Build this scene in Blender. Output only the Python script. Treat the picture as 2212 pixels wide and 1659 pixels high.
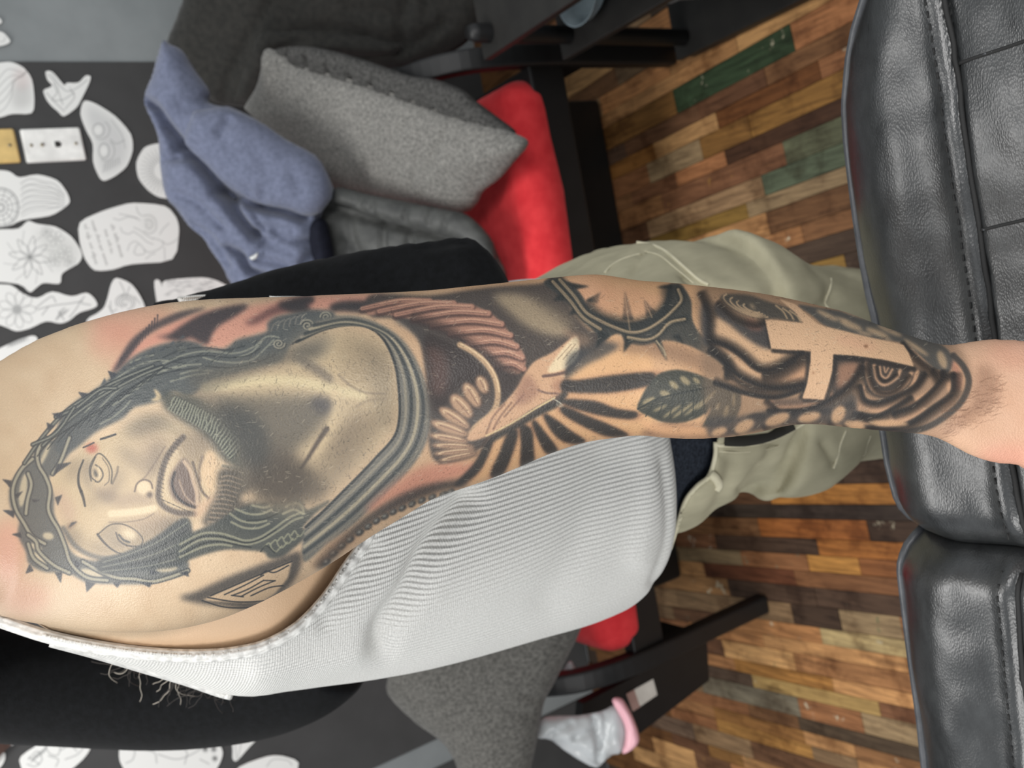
import bpy, bmesh, math, random
import numpy as np
from mathutils import Vector, Matrix, noise as mnoise

for _o in list(bpy.data.objects):
    bpy.data.objects.remove(_o)
scene = bpy.context.scene
COL = scene.collection
random.seed(7)
rng = np.random.default_rng(7)

# ------------------------------------------------------------------ camera
# the photograph was taken with the phone turned a quarter: world "up" points to picture left
FPX, EYE = 1950.0, 1.40
CEN = np.array([1106.0, 829.5])
NADIR = np.array([4085.0, 140.0]) - CEN
PITCH = math.atan(FPX / np.hypot(*NADIR))
E_D = NADIR / np.hypot(*NADIR)
E_R = np.array([E_D[1], -E_D[0]])
YAW = math.radians(4.7)
RZ = np.array([[math.cos(YAW), -math.sin(YAW), 0], [math.sin(YAW), math.cos(YAW), 0], [0, 0, 1]])
W_R = RZ @ np.array([1.0, 0, 0])
W_D = RZ @ np.array([0, -math.sin(PITCH), -math.cos(PITCH)])
W_F = RZ @ np.array([0, math.cos(PITCH), -math.sin(PITCH)])
EYEP = np.array([0, 0, EYE])
im_x = E_R[0] * W_R + E_D[0] * W_D
im_y = E_R[1] * W_R + E_D[1] * W_D
cd = bpy.data.cameras.new('camera')
cam = bpy.data.objects.new('camera', cd)
COL.objects.link(cam)
cd.sensor_width = 36.0
cd.lens = FPX / 2212 * 36.0
cd.clip_start = 0.02
m = Matrix.Identity(4)
for r in range(3):
    m[r][0], m[r][1], m[r][2], m[r][3] = im_x[r], -im_y[r], -W_F[r], EYEP[r]
cam.matrix_world = m
cd.dof.use_dof = True
cd.dof.focus_distance = 0.47
cd.dof.aperture_fstop = 12.0
scene.camera = cam

# ------------------------------------------------------------------ light
world = bpy.data.worlds.new('room_ambient')
scene.world = world
world.use_nodes = True
world.node_tree.nodes['Background'].inputs[0].default_value = (0.93, 0.97, 1.0, 1)
world.node_tree.nodes['Background'].inputs[1].default_value = 0.70

def area(name, loc, target, size, power, col=(1, 0.97, 0.93), size_y=None):
    l = bpy.data.lights.new(name, 'AREA')
    l.energy = power
    l.color = col
    l.size = size
    if size_y:
        l.shape = 'RECTANGLE'
        l.size_y = size_y
    o = bpy.data.objects.new(name, l)
    COL.objects.link(o)
    o.location = loc
    o.rotation_euler = (Vector(target) - Vector(loc)).to_track_quat('-Z', 'Y').to_euler()
    return o
# overhead strip above the sofa side; front fill and wall wash are added
area('front_fill_light', (-1.35, -0.75, 1.75), (-0.15, 0.55, 0.95), 0.8, 17, (1, 0.985, 0.96), 0.8)  # added fill aimed at the shirt, stands for no lamp of the room
area('overhead_area_light', (0.65, -0.55, 2.30), (0.45, 2.0, 1.15), 0.6, 17, (1, 0.98, 0.96), 0.6)  # added wall wash, brightens the papers on the right of the wall
area('overhead_area_light', (-0.30, 1.10, 2.45), (-0.35, 1.0, 0.0), 1.4, 24, (1, 0.985, 0.96), 0.25)

scene.view_settings.view_transform = 'Standard'
scene.view_settings.look = 'None'
scene.view_settings.gamma = 1.0
scene.view_settings.exposure = 0.0
scene.view_settings.use_curve_mapping = False

# ------------------------------------------------------------------ helpers
def ray(x, y):
    q = np.array([x, y], float) - CEN
    return W_R * (q @ E_R) + W_D * (q @ E_D) + W_F * FPX
def atY(x, y, Y):
    r = ray(x, y); return EYEP + r * (Y / r[1])
def atX(x, y, X):
    r = ray(x, y); return EYEP + r * (X / r[0])
def atZ(x, y, Z):
    r = ray(x, y); return EYEP + r * ((Z - EYE) / r[2])
def atC(x, y, zc):
    return EYEP + ray(x, y) * (zc / FPX)
def atP(x, y, o, n):
    r = ray(x, y); return EYEP + r * (np.dot(np.asarray(o) - EYEP, n) / np.dot(r, n))
def to_px(P):
    d = np.asarray(P, float) - EYEP
    zc = d @ W_F
    q = np.stack([d @ im_x / zc * FPX, d @ im_y / zc * FPX], -1) + CEN
    return q, zc
def srgb(c, a=1.0):
    out = []
    for v in c[:3]:
        v = v / 255.0
        out.append(v / 12.92 if v <= 0.04045 else ((v + 0.055) / 1.055) ** 2.4)
    return (*out, a)

def spline(pts, n=8, closed=False):
    P = np.asarray(pts, float)
    N = len(P)
    out = []
    rngi = range(N if closed else N - 1)
    for i in rngi:
        if closed:
            p0, p1, p2, p3 = P[(i - 1) % N], P[i], P[(i + 1) % N], P[(i + 2) % N]
        else:
            p1, p2 = P[i], P[i + 1]
            p0 = P[i - 1] if i > 0 else 2 * p1 - p2
            p3 = P[i + 2] if i + 2 < N else 2 * p2 - p1
        for k in range(n):
            t = k / n
            out.append(0.5 * ((2 * p1) + (-p0 + p2) * t + (2 * p0 - 5 * p1 + 4 * p2 - p3) * t * t + (-p0 + 3 * p1 - 3 * p2 + p3) * t ** 3))
    if not closed:
        out.append(P[-1])
    return np.array(out)

def mobj(name, verts, faces, mat=None, parent=None, smooth=True):
    me = bpy.data.meshes.new(name)
    me.from_pydata([tuple(map(float, v)) for v in verts], [], [tuple(map(int, fc)) for fc in faces])
    me.update()
    if smooth:
        me.polygons.foreach_set('use_smooth', [True] * len(me.polygons))
    o = bpy.data.objects.new(name, me)
    COL.objects.link(o)
    if mat is not None:
        me.materials.append(mat)
    if parent is not None:
        o.parent = parent
    return o
def empty(name, loc=(0, 0, 0)):
    o = bpy.data.objects.new(name, None)
    COL.objects.link(o)
    o.location = loc
    o.empty_display_size = 0.05
    return o
def adopt(child, parent):
    child.parent = parent
    child.matrix_parent_inverse = Matrix.Translation(-Vector(parent.location))
    return child
def tag(o, label=None, cat=None, group=None, kind=None):
    if label: o['label'] = label
    if cat: o['category'] = cat
    if group: o['group'] = group
    if kind: o['kind'] = kind
    return o

def fix_normals(o):
    bm = bmesh.new(); bm.from_mesh(o.data)
    bmesh.ops.recalc_face_normals(bm, faces=bm.faces)
    bm.to_mesh(o.data); bm.free()
    return o
def box(name, lo, hi, mat, parent=None, bev=0.004, seg=2, taper=None):
    bm = bmesh.new()
    bmesh.ops.create_cube(bm, size=1.0)
    lo, hi = np.array(lo, float), np.array(hi, float)
    for v in bm.verts:
        p = (np.array(v.co) + 0.5) * (hi - lo) + lo
        v.co = p
    if bev:
        bmesh.ops.bevel(bm, geom=list(bm.edges), offset=bev, segments=seg, affect='EDGES', profile=0.5)
    me = bpy.data.meshes.new(name)
    bm.to_mesh(me); bm.free()
    for p in me.polygons: p.use_smooth = seg > 2
    o = bpy.data.objects.new(name, me); COL.objects.link(o)
    me.materials.append(mat)
    if parent is not None: adopt(o, parent)
    return o
def tube_geo(path, rad, n=10, up=(0, 0, 1), flat=1.0, cap=True):
    P = np.asarray(path, float)
    N = len(P)
    R = np.full(N, rad) if np.isscalar(rad) else np.asarray(rad, float)
    T = np.gradient(P, axis=0)
    T /= np.linalg.norm(T, axis=1)[:, None] + 1e-12
    u = np.array(up, float)
    V, F = [], []
    for i in range(N):
        a = u - T[i] * (u @ T[i])
        if np.linalg.norm(a) < 1e-5:
            a = np.cross(T[i], [1, 0, 0.3])
        a /= np.linalg.norm(a)
        u = a
        b = np.cross(T[i], a)
        for k in range(n):
            t = 2 * math.pi * k / n
            V.append(P[i] + R[i] * (a * math.cos(t) * flat + b * math.sin(t)))
    for i in range(N - 1):
        for k in range(n):
            k2 = (k + 1) % n
            F.append((i * n + k, i * n + k2, (i + 1) * n + k2, (i + 1) * n + k))
    if cap:
        F.append(tuple(range(n))[::-1]); F.append(tuple((N - 1) * n + k for k in range(n)))
    return V, F
def tube(name, path, rad, mat, parent=None, n=10, up=(0, 0, 1), flat=1.0):
    V, F = tube_geo(path, rad, n, up, flat)
    o = mobj(name, V, F, mat)
    fix_normals(o)
    if parent is not None: adopt(o, parent)
    return o
def strips(V, F, V2, F2):
    k = len(V)
    V.extend(V2); F.extend([tuple(i + k for i in fc) for fc in F2])

def poly_dist(P, Q, closed=True):
    """distance of points P (n,2) to polyline Q; returns d, nearest"""
    best = np.full(len(P), 1e9); near = np.zeros_like(P)
    M = len(Q)
    for i in range(M if closed else M - 1):
        a, b = Q[i], Q[(i + 1) % M]
        ab = b - a
        L = ab @ ab + 1e-18
        t = np.clip(((P - a) @ ab) / L, 0, 1)
        c = a + t[:, None] * ab
        d = np.hypot(*(P - c).T)
        w = d < best
        best[w] = d[w]; near[w] = c[w]
    return best, near
def inside(P, Q):
    r = np.zeros(len(P), bool)
    M = len(Q)
    for i in range(M):
        a, b = Q[i], Q[(i + 1) % M]
        if a[1] == b[1]: continue
        c = ((a[1] > P[:, 1]) != (b[1] > P[:, 1])) & (P[:, 0] < (b[0] - a[0]) * (P[:, 1] - a[1]) / (b[1] - a[1]) + a[0])
        r ^= c
    return r

def cushion(name, outline, plane_o, plane_n, mat, h=0.008, T=0.05, R=0.08, tb=None, creases=(), bend=None, nz=(0.0, 10.0), smooth_outline=True, parent=None, grad=None, seed=0.0):
    """soft body with a given outline on a plane, front bulge T, back bulge tb; creases=(pts, depth, width)"""
    n = np.array(plane_n, float); n /= np.linalg.norm(n)
    o0 = np.array(plane_o, float)
    e1 = np.cross([0, 0, 1], n); e1 /= np.linalg.norm(e1)
    e2 = np.cross(n, e1)
    if smooth_outline:
        outline = spline(outline, 4, True)
    def flat(pts):
        W = np.array([atP(x, y, o0, n) for x, y in pts]) - o0
        return np.stack([W @ e1, W @ e2], 1)
    Q = flat(outline)
    lo, hi = Q.min(0) - h, Q.max(0) + h
    nx, ny = int((hi[0] - lo[0]) / h) + 2, int((hi[1] - lo[1]) / h) + 2
    gx, gy = np.meshgrid(lo[0] + np.arange(nx) * h, lo[1] + np.arange(ny) * h, indexing='ij')
    P = np.stack([gx.ravel(), gy.ravel()], 1)
    ins = inside(P, Q)
    d, near = poly_dist(P, Q)
    use = ins.copy()
    I = ins.reshape(nx, ny)
    cell = I[:-1, :-1] | I[1:, :-1] | I[:-1, 1:] | I[1:, 1:]
    P2 = np.where(ins[:, None], P, near)
    dd = np.where(ins, d, 0.0)
    prof = np.sqrt(np.clip(1 - (1 - np.clip(dd / R, 0, 1)) ** 2, 0, 1))
    hgt = T * prof
    low = np.array([mnoise.noise(Vector((p[0] * nz[1] + seed, p[1] * nz[1], seed))) + 0.5 * mnoise.noise(Vector((p[0] * nz[1] * 2.3, p[1] * nz[1] * 2.3 + seed, 3.1))) for p in P2]) if nz[0] else 0
    hgt = hgt + nz[0] * low * prof
    for pts, depth, wid in creases:
        cq = flat(spline(pts, 5))
        cdist, _ = poly_dist(P2, cq, False)
        hgt = hgt - depth * np.exp(-(cdist / wid) ** 2) * np.clip(dd / (0.25 * R) + 0.15, 0, 1)
    bk = (-(T * 0.4 if tb is None else tb)) * prof
    off = bend(P2) if bend else 0
    idx = -np.ones(nx * ny, int)
    V, F = [], []
    back = -np.ones(nx * ny, int)
    def W(i, hh):
        return o0 + e1 * P2[i, 0] + e2 * P2[i, 1] + n * hh
    hf = hgt + off; hb = bk + off
    if np.isscalar(hf): hf = np.full(len(P2), hf)
    for i in range(nx - 1):
        for j in range(ny - 1):
            if not cell[i, j]: continue
            q = [i * ny + j, (i + 1) * ny + j, (i + 1) * ny + j + 1, i * ny + j + 1]
            for k in q:
                if idx[k] < 0:
                    idx[k] = len(V); V.append(W(k, hf[k]))
                    if ins[k]:
                        back[k] = len(V); V.append(W(k, hb[k]))
                    else:
                        back[k] = idx[k]
            F.append([idx[k] for k in q])
            b = [back[k] for k in q][::-1]
            if b != F[-1][::-1]:
                F.append(b)
    o = mobj(name, V, F, mat)
    bm = bmesh.new(); bm.from_mesh(o.data)
    bmesh.ops.remove_doubles(bm, verts=bm.verts, dist=h * 0.03)
    bmesh.ops.recalc_face_normals(bm, faces=bm.faces)
    bm.to_mesh(o.data); bm.free()
    if parent is not None: adopt(o, parent)
    return o

# ------------------------------------------------------------------ materials
def nt(name):
    mt = bpy.data.materials.new(name)
    mt.use_nodes = True
    t = mt.node_tree
    return mt, t, t.nodes['Principled BSDF']
def node(t, kind, **kw):
    nd = t.nodes.new(kind)
    for k, v in kw.items():
        if k in nd.inputs: nd.inputs[k].default_value = v
        else: setattr(nd, k, v)
    return nd
def fabric(name, c1, c2, scale=60, rough=0.9, bump=0.25, detail=6, stretch=(1, 1, 1), spec=0.2, dist=0.002, ramp=(0.35, 0.65), metal=0.0, sheen=0.0):
    mt, t, b = nt(name)
    tc = node(t, 'ShaderNodeTexCoord')
    mp = node(t, 'ShaderNodeMapping'); mp.inputs['Scale'].default_value = stretch
    t.links.new(tc.outputs['Object'], mp.inputs[0])
    ns = node(t, 'ShaderNodeTexNoise', Scale=scale, Detail=detail, Roughness=0.6)
    t.links.new(mp.outputs[0], ns.inputs['Vector'])
    cr = node(t, 'ShaderNodeValToRGB')
    cr.color_ramp.elements[0].position, cr.color_ramp.elements[1].position = ramp
    cr.color_ramp.elements[0].color = srgb(c1); cr.color_ramp.elements[1].color = srgb(c2)
    t.links.new(ns.outputs['Fac'], cr.inputs[0])
    t.links.new(cr.outputs[0], b.inputs['Base Color'])
    b.inputs['Roughness'].default_value = rough
    b.inputs['Specular IOR Level'].default_value = spec
    b.inputs['Metallic'].default_value = metal
    if sheen: b.inputs['Sheen Weight'].default_value = sheen
    if bump:
        bp = node(t, 'ShaderNodeBump', Strength=bump, Distance=dist)
        n2 = node(t, 'ShaderNodeTexNoise', Scale=scale * 4, Detail=4)
        t.links.new(mp.outputs[0], n2.inputs['Vector'])
        t.links.new(n2.outputs['Fac'], bp.inputs['Height'])
        t.links.new(bp.outputs[0], b.inputs['Normal'])
    return mt
def plain(name, c, rough=0.5, spec=0.5, metal=0.0):
    return fabric(name, [v * 0.94 for v in c], [min(255, v * 1.05) for v in c], 25, rough, 0.0, 3, spec=spec, metal=metal)

# ------------------------------------------------------------------ drawing on flat sheets and skin (ink, pencil, print)
class Sheet:
    """small painter: soft strokes and fills, coordinates in a drawing frame"""
    def __init__(s, x0, y0, w, h, base):
        s.x0, s.y0, s.w, s.h = x0, y0, w, h
        s.a = np.empty((h, w, 3), np.float32); s.a[:] = np.array(base, np.float32)
        s.fr = (0, 0, 1.0)
    def frame(s, ox=0, oy=0, sc=1.0): s.fr = (ox, oy, sc)
    def T(s, pts):
        P = np.array(pts, float).reshape(-1, 2)
        return P / s.fr[2] + np.array([s.fr[0] - s.x0, s.fr[1] - s.y0])
    def blend(s, x0, y0, al, col):
        h, w = al.shape
        v = s.a[y0:y0 + h, x0:x0 + w]
        v += (np.array(col, np.float32) - v) * al[..., None].astype(np.float32)
    def stroke(s, col, w, al, pts, soft=1.2, w2=None, closed=False, sm=True):
        P = s.T(pts)
        if sm and len(P) > 2: P = spline(P, 6, closed)
        elif closed: P = np.vstack([P, P[:1]])
        n = len(P)
        ws = np.linspace(w, w if w2 is None else w2, n) / 2
        pad = max(ws) + soft * 2 + 1
        lo = np.floor(P.min(0) - pad).astype(int); hi = np.ceil(P.max(0) + pad).astype(int)
        lo = np.maximum(lo, 0); hi = np.minimum(hi, [s.w, s.h])
        if (hi <= lo).any(): return
        A = np.zeros((hi[1] - lo[1], hi[0] - lo[0]), np.float32)
        for i in range(n - 1):
            a, b = P[i], P[i + 1]
            l2 = np.maximum(np.floor(np.minimum(a, b) - pad).astype(int), lo); h2 = np.minimum(np.ceil(np.maximum(a, b) + pad).astype(int), hi)
            if (h2 <= l2).any(): continue
            yy, xx = np.mgrid[l2[1]:h2[1], l2[0]:h2[0]]
            ab = b - a; L = ab @ ab + 1e-9
            t = np.clip(((xx - a[0]) * ab[0] + (yy - a[1]) * ab[1]) / L, 0, 1)
            d = np.hypot(xx - a[0] - t * ab[0], yy - a[1] - t * ab[1])
            r = ws[i] + (ws[i + 1] - ws[i]) * t
            c = np.clip((r + soft - d) / (2 * soft), 0, 1)
            c = c * c * (3 - 2 * c)
            v = A[l2[1] - lo[1]:h2[1] - lo[1], l2[0] - lo[0]:h2[0] - lo[0]]
            np.maximum(v, c, out=v)
        s.blend(lo[0], lo[1], A * al, col)
    def fill(s, col, al, pts, blur=2.0, sm=True, grain=0.0):
        P = s.T(pts)
        if sm: P = spline(P, 5, True)
        pad = int(blur * 3 + 2)
        lo = np.maximum(np.floor(P.min(0) - pad).astype(int), 0); hi = np.minimum(np.ceil(P.max(0) + pad).astype(int), [s.w, s.h])
        if (hi <= lo).any(): return
        # blur must not fade at the sheet border: work on an unclipped window
        l0 = np.floor(P.min(0) - pad).astype(int); h0 = np.ceil(P.max(0) + pad).astype(int)
        yy, xx = np.mgrid[l0[1]:h0[1], l0[0]:h0[0]]
        A = inside(np.stack([xx.ravel(), yy.ravel()], 1).astype(float), P).reshape(xx.shape).astype(np.float32)
        k = int(round(blur))
        for _ in range(2 if k > 0 else 0):
            for ax in (0, 1):
                c = np.cumsum(np.concatenate([np.zeros_like(A.take([0], ax)), np.pad(A, [(k + 1, k) if q == ax else (0, 0) for q in (0, 1)])], ax), axis=ax)
                nA = A.shape[ax]
                A = (c.take(range(2 * k + 2, 2 * k + 2 + nA), ax) - c.take(range(1, 1 + nA), ax)) / (2 * k + 1)
        A = A[lo[1] - l0[1]:hi[1] - l0[1], lo[0] - l0[0]:hi[0] - l0[0]]
        if grain: A = np.clip(A * (1 + grain * (rng.random(A.shape) - 0.5)), 0, 1)
        s.blend(lo[0], lo[1], A * al, col)
    def image(s, name):
        im = bpy.data.images.new(name, s.w, s.h)
        buf = np.ones((s.h, s.w, 4), np.float32)
        buf[..., :3] = np.clip(s.a[::-1] / 255.0, 0, 1)
        im.pixels.foreach_set(buf.ravel())
        im.update(); im.pack()
        return im
    def uv(s, P):
        P = np.asarray(P, float)
        return np.stack([(P[..., 0] - s.x0) / s.w, 1 - (P[..., 1] - s.y0) / s.h], -1)
def set_uv(o, uvs):
    me = o.data
    lay = me.uv_layers.new(name='sheet')
    li = np.empty(len(me.loops), np.int32); me.loops.foreach_get('vertex_index', li)
    lay.data.foreach_set('uv', np.asarray(uvs, np.float32)[li].ravel())

# ------------------------------------------------------------------ floor of narrow reclaimed-wood strips
WALL_Y = 2.06
M_under = plain('dark_subfloor', (52, 38, 26), 0.7)
floor = mobj('floor', [(-3, -1.5, -0.006), (3, -1.5, -0.006), (3, 2.3, -0.006), (-3, 2.3, -0.006)], [(0, 1, 2, 3)], M_under, smooth=False)
tag(floor, kind='structure')

def plank_material():
    mt, t, b = nt('reclaimed_wood_strip')
    oi = node(t, 'ShaderNodeObjectInfo')
    tc = node(t, 'ShaderNodeTexCoord'); 
    geo = node(t, 'ShaderNodeNewGeometry')
    mp = node(t, 'ShaderNodeMapping'); mp.inputs['Scale'].default_value = (60, 5, 20)
    t.links.new(geo.outputs['Position'], mp.inputs[0])
    n1 = node(t, 'ShaderNodeTexNoise', Scale=2.0, Detail=8, Roughness=0.65, Distortion=0.6)
    t.links.new(mp.outputs[0], n1.inputs['Vector'])
    mul = node(t, 'ShaderNodeMix', data_type='RGBA', blend_type='MULTIPLY')
    mul.inputs[0].default_value = 1.0
    cr = node(t, 'ShaderNodeValToRGB')
    cr.color_ramp.elements[0].color = (0.42, 0.38, 0.36, 1); cr.color_ramp.elements[1].color = (1.35, 1.3, 1.2, 1)
    cr.color_ramp.elements[0].position, cr.color_ramp.elements[1].position = 0.3, 0.75
    t.links.new(n1.outputs['Fac'], cr.inputs[0])
    t.links.new(oi.outputs['Color'], mul.inputs[6]); t.links.new(cr.outputs[0], mul.inputs[7])
    # knots and stains
    n2 = node(t, 'ShaderNodeTexNoise', Scale=9.0, Detail=5, Roughness=0.7)
    t.links.new(geo.outputs['Position'], n2.inputs['Vector'])
    c2 = node(t, 'ShaderNodeValToRGB'); c2.color_ramp.elements[0].position, c2.color_ramp.elements[1].position = 0.36, 0.5
    c2.color_ramp.elements[0].color = (0.55, 0.5, 0.47, 1); c2.color_ramp.elements[1].color = (1, 1, 1, 1)
    t.links.new(n2.outputs['Fac'], c2.inputs[0])
    mu2 = node(t, 'ShaderNodeMix', data_type='RGBA', blend_type='MULTIPLY'); mu2.inputs[0].default_value = 1.0
    t.links.new(mul.outputs[2], mu2.inputs[6]); t.links.new(c2.outputs[0], mu2.inputs[7])
    # old paint left in flakes: amount in the object colour's alpha
    n3 = node(t, 'ShaderNodeTexNoise', Scale=30.0, Detail=7, Roughness=0.7)
    t.links.new(geo.outputs['Position'], n3.inputs['Vector'])
    sub = node(t, 'ShaderNodeMath', operation='SUBTRACT'); t.links.new(oi.outputs['Alpha'], sub.inputs[0])
    t.links.new(n3.outputs['Fac'], sub.inputs[1])
    gt = node(t, 'ShaderNodeMath', operation='MULTIPLY', use_clamp=True); gt.inputs[1].default_value = 14.0
    t.links.new(sub.outputs[0], gt.inputs[0])
    pc = node(t, 'ShaderNodeValToRGB'); pc.color_ramp.interpolation = 'CONSTANT'
    el = pc.color_ramp.elements
    el[0].position = 0; el[0].color = srgb((206, 196, 168))
    el[1].position = 0.45; el[1].color = srgb((46, 92, 62))
    e = el.new(0.62); e.color = srgb((190, 146, 58))
    e = el.new(0.75); e.color = srgb((98, 128, 110))
    e = el.new(0.88); e.color = srgb((196, 190, 170))
    t.links.new(oi.outputs['Random'], pc.inputs[0])
    mx = node(t, 'ShaderNodeMix', data_type='RGBA')
    t.links.new(gt.outputs[0], mx.inputs[0]); t.links.new(mu2.outputs[2], mx.inputs[6]); t.links.new(pc.outputs[0], mx.inputs[7])
    t.links.new(mx.outputs[2], b.inputs['Base Color'])
    b.inputs['Roughness'].default_value = 0.46
    b.inputs['Specular IOR Level'].default_value = 0.35
    bp = node(t, 'ShaderNodeBump', Strength=0.12, Distance=0.002)
    t.links.new(n1.outputs['Fac'], bp.inputs['Height']); t.links.new(bp.outputs[0], b.inputs['Normal'])
    return mt
M_plank = plank_material()
bmc = bmesh.new(); bmesh.ops.create_cube(bmc, size=1.0)
pk_me = bpy.data.meshes.new('plank'); bmc.to_mesh(pk_me); bmc.free()
pk_me.materials.append(M_plank)
WOOD = [(104, 70, 42), (128, 86, 50), (150, 106, 62), (82, 55, 36), (64, 47, 36), (116, 96, 68), (138, 92, 52), (96, 62, 40), (160, 118, 70), (74, 58, 46), (122, 78, 46), (108, 84, 58)]
planks = []
PA = math.radians(4.0)             # strips run slightly askew of the room
ca, sa = math.cos(PA), math.sin(PA)
pr = random.Random(11)
u = -1.22
cells = []
while u < 0.80:
    w = pr.choice([0.03, 0.034, 0.04, 0.044, 0.05])
    v = 0.78 - pr.random() * 0.2
    while v < 2.05:
        L = pr.uniform(0.11, 0.36)
        cells.append((u, v, w, L))
        v += L
    u += w
def plank_visible(c):
    u, v, w, L = c
    for a in (0.1, 0.5, 0.9):
        X = (u + w / 2) * ca - (v + L * a) * sa + 0.08; Y = (u + w / 2) * sa + (v + L * a) * ca
        (q,), _ = (to_px(np.array([[X, Y, 0.0]]))[0], 0)
        if -20 < q[0] < 2000 and -20 < q[1] < 1680 and 0.75 < Y < 1.72: return True
    return False
near = [c for c in cells if plank_visible(c)]
random.Random(3).shuffle(near)
near.sort(key=lambda c: -c[2] * c[3] / max(0.5, c[1]) ** 2)
single = near[:300]
rest = [c for c in cells if c not in set(single)]
def plank_xf(c):
    u, v, w, L = c
    uc, vc = u + w / 2, v + L / 2
    return Vector((uc * ca - vc * sa + 0.08, uc * sa + vc * ca, -0.004 + 0.0012 * pr.random())), (w - 0.0012, L - 0.0012, 0.008)
for c in single:
    o = bpy.data.objects.new('plank', pk_me)
    COL.objects.link(o)
    o.parent = floor
    loc, sc = plank_xf(c)
    o.location = loc; o.scale = sc; o.rotation_euler = (0, 0, PA)
    k = pr.choice(WOOD); g = pr.uniform(1.0, 1.32); mk = sum(k) / 3
    k = [min(255, (q * 0.78 + mk * 0.22) * g * 1.2) for q in k]
    o.color = srgb(k, pr.choice([0.22, 0.22, 0.24, 0.28, 0.33, 0.38, 0.41]))
    planks.append((c, o))
RV, RF = [], []
for c in rest:
    loc, sc = plank_xf(c)
    base = len(RV)
    for dz in (-0.5, 0.5):
        for dx, dy in ((-0.5, -0.5), (0.5, -0.5), (0.5, 0.5), (-0.5, 0.5)):
            X, Y = dx * sc[0], dy * sc[1]
            RV.append((loc.x + X * ca - Y * sa, loc.y + X * sa + Y * ca, loc.z + dz * sc[2]))
    for fc in ((4, 5, 6, 7), (0, 1, 5, 4), (1, 2, 6, 5), (2, 3, 7, 6), (3, 0, 4, 7)):
        RF.append([base + i for i in fc])
o = mobj('plank_field', RV, RF, M_plank, floor, smooth=False)
o.color = srgb((110, 76, 46), 0.33)
tag(o, kind='stuff')
def paint_plank(x, y, col, flake=0.3):
    """give the strip at a spot of the floor its own colour"""
    P = atZ(x, y, 0)
    X, Y = P[0] - 0.08, P[1]
    uu, vv = X * ca + Y * sa, -X * sa + Y * ca
    for (u, v, w, L), o in planks:
        if u <= uu < u + w and v <= vv < v + L:
            o.color = srgb([min(255, q * 1.2) for q in col], flake - 0.07)
for x, y, c, fl in [(1700, 1105, (52, 46, 42), .3), (1850, 1112, (56, 47, 42), .3), (1600, 1100, (58, 50, 44), .3), (1580, 160, (56, 66, 48), .45), (1650, 110, (50, 66, 48), .45), (1480, 490, (54, 66, 48), .45), (1550, 470, (118, 94, 50), .4),
                    (1720, 340, (84, 88, 70), .4), (1780, 325, (80, 90, 74), .42), (1620, 260, (120, 88, 48), .3), (1700, 230, (124, 92, 50), .3), (1550, 300, (112, 82, 46), .3), (1680, 290, (46, 34, 28), .3), (1640, 310, (44, 32, 26), .3),
                    (1870, 1060, (168, 118, 60), .3), (1900, 1090, (156, 108, 56), .3), (1720, 1160, (140, 88, 48), .3), (1850, 1170, (150, 98, 52), .3), (1800, 1210, (168, 122, 66), .3), (1700, 1250, (96, 60, 42), .3), (1900, 1240, (128, 84, 52), .3),
                    (1850, 1400, (60, 46, 38), .3), (1900, 1390, (160, 142, 104), .42), (1640, 1510, (112, 106, 92), .42), (1900, 1530, (156, 130, 84), .42), (1860, 1600, (72, 60, 48), .3), (1600, 1560, (128, 92, 54), .3), (1750, 1480, (150, 108, 60), .3),
                    (1700, 605, (136, 108, 58), .4), (1400, 330, (120, 84, 46), .3), (1450, 240, (110, 80, 46), .3), (1750, 180, (96, 62, 36), .3), (1800, 240, (66, 46, 34), .3), (1740, 1610, (150, 112, 64), .33), (1580, 1640, (120, 88, 52), .33)]:
    paint_plank(x, y, c, fl)

# ------------------------------------------------------------------ back wall: grey paint with black painted fields
M_grey = fabric('grey_wall_paint', (128, 133, 134), (140, 145, 146), 6, 0.55, 0.05, 4, spec=0.4)
M_black = fabric('black_wall_paint', (62, 62, 62), (68, 68, 68), 8, 0.6, 0.06, 4, spec=0.35)
wall = box('wall_back', (-3, WALL_Y + 0.004, -0.01), (3, WALL_Y + 0.1, 2.7), M_grey, bev=0)
tag(wall, kind='structure')
xr = atY(150, 133, WALL_Y)[0]
xl1, xl2 = atY(880, 1630, WALL_Y)[0], atY(960, 1644, WALL_Y)[0]
box('black_paint_field', (xl1 + 0.004, WALL_Y, 0.0), (xr, WALL_Y + 0.006, 2.6), M_black, wall, bev=0.001)
box('black_paint_field', (-2.9, WALL_Y, 0.0), (xl2 - 0.008, WALL_Y + 0.006, 2.6), M_black, wall, bev=0.001)

# ------------------------------------------------------------------ paper stencils on the wall
SK = Sheet(-70, -60, 760, 1760, (231, 232, 229))
PEN = (92, 94, 95)
def sk(pts, w=1.6, al=0.5, col=PEN, soft=1.2, closed=False, w2=None, sm=True): SK.stroke(col, w, al, pts, soft, w2, closed, sm)
def arcpts(cx, cy, rx, ry, a0=0, a1=360, n=14, rot=0):
    A = np.radians(np.linspace(a0, a1, n)); r = math.radians(rot)
    x, y = rx * np.cos(A), ry * np.sin(A)
    return np.stack([cx + x * math.cos(r) - y * math.sin(r), cy + x * math.sin(r) + y * math.cos(r)], 1)
# head with swirls
for k in range(5):
    sk([(-20, 250 - k * 14), (8, 235 - k * 20), (25, 205 - k * 14), (28 + k * 6, 175 - k * 4), (50 + k * 2, 165 - k * 4)], 2, .3)
SK.fill((176, 176, 174), .45, [(28, 190), (60, 180), (66, 225), (30, 232)], 8)
SK.fill((196, 170, 168), .3, [(30, 150), (58, 152), (64, 185), (36, 190)], 8)
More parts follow.
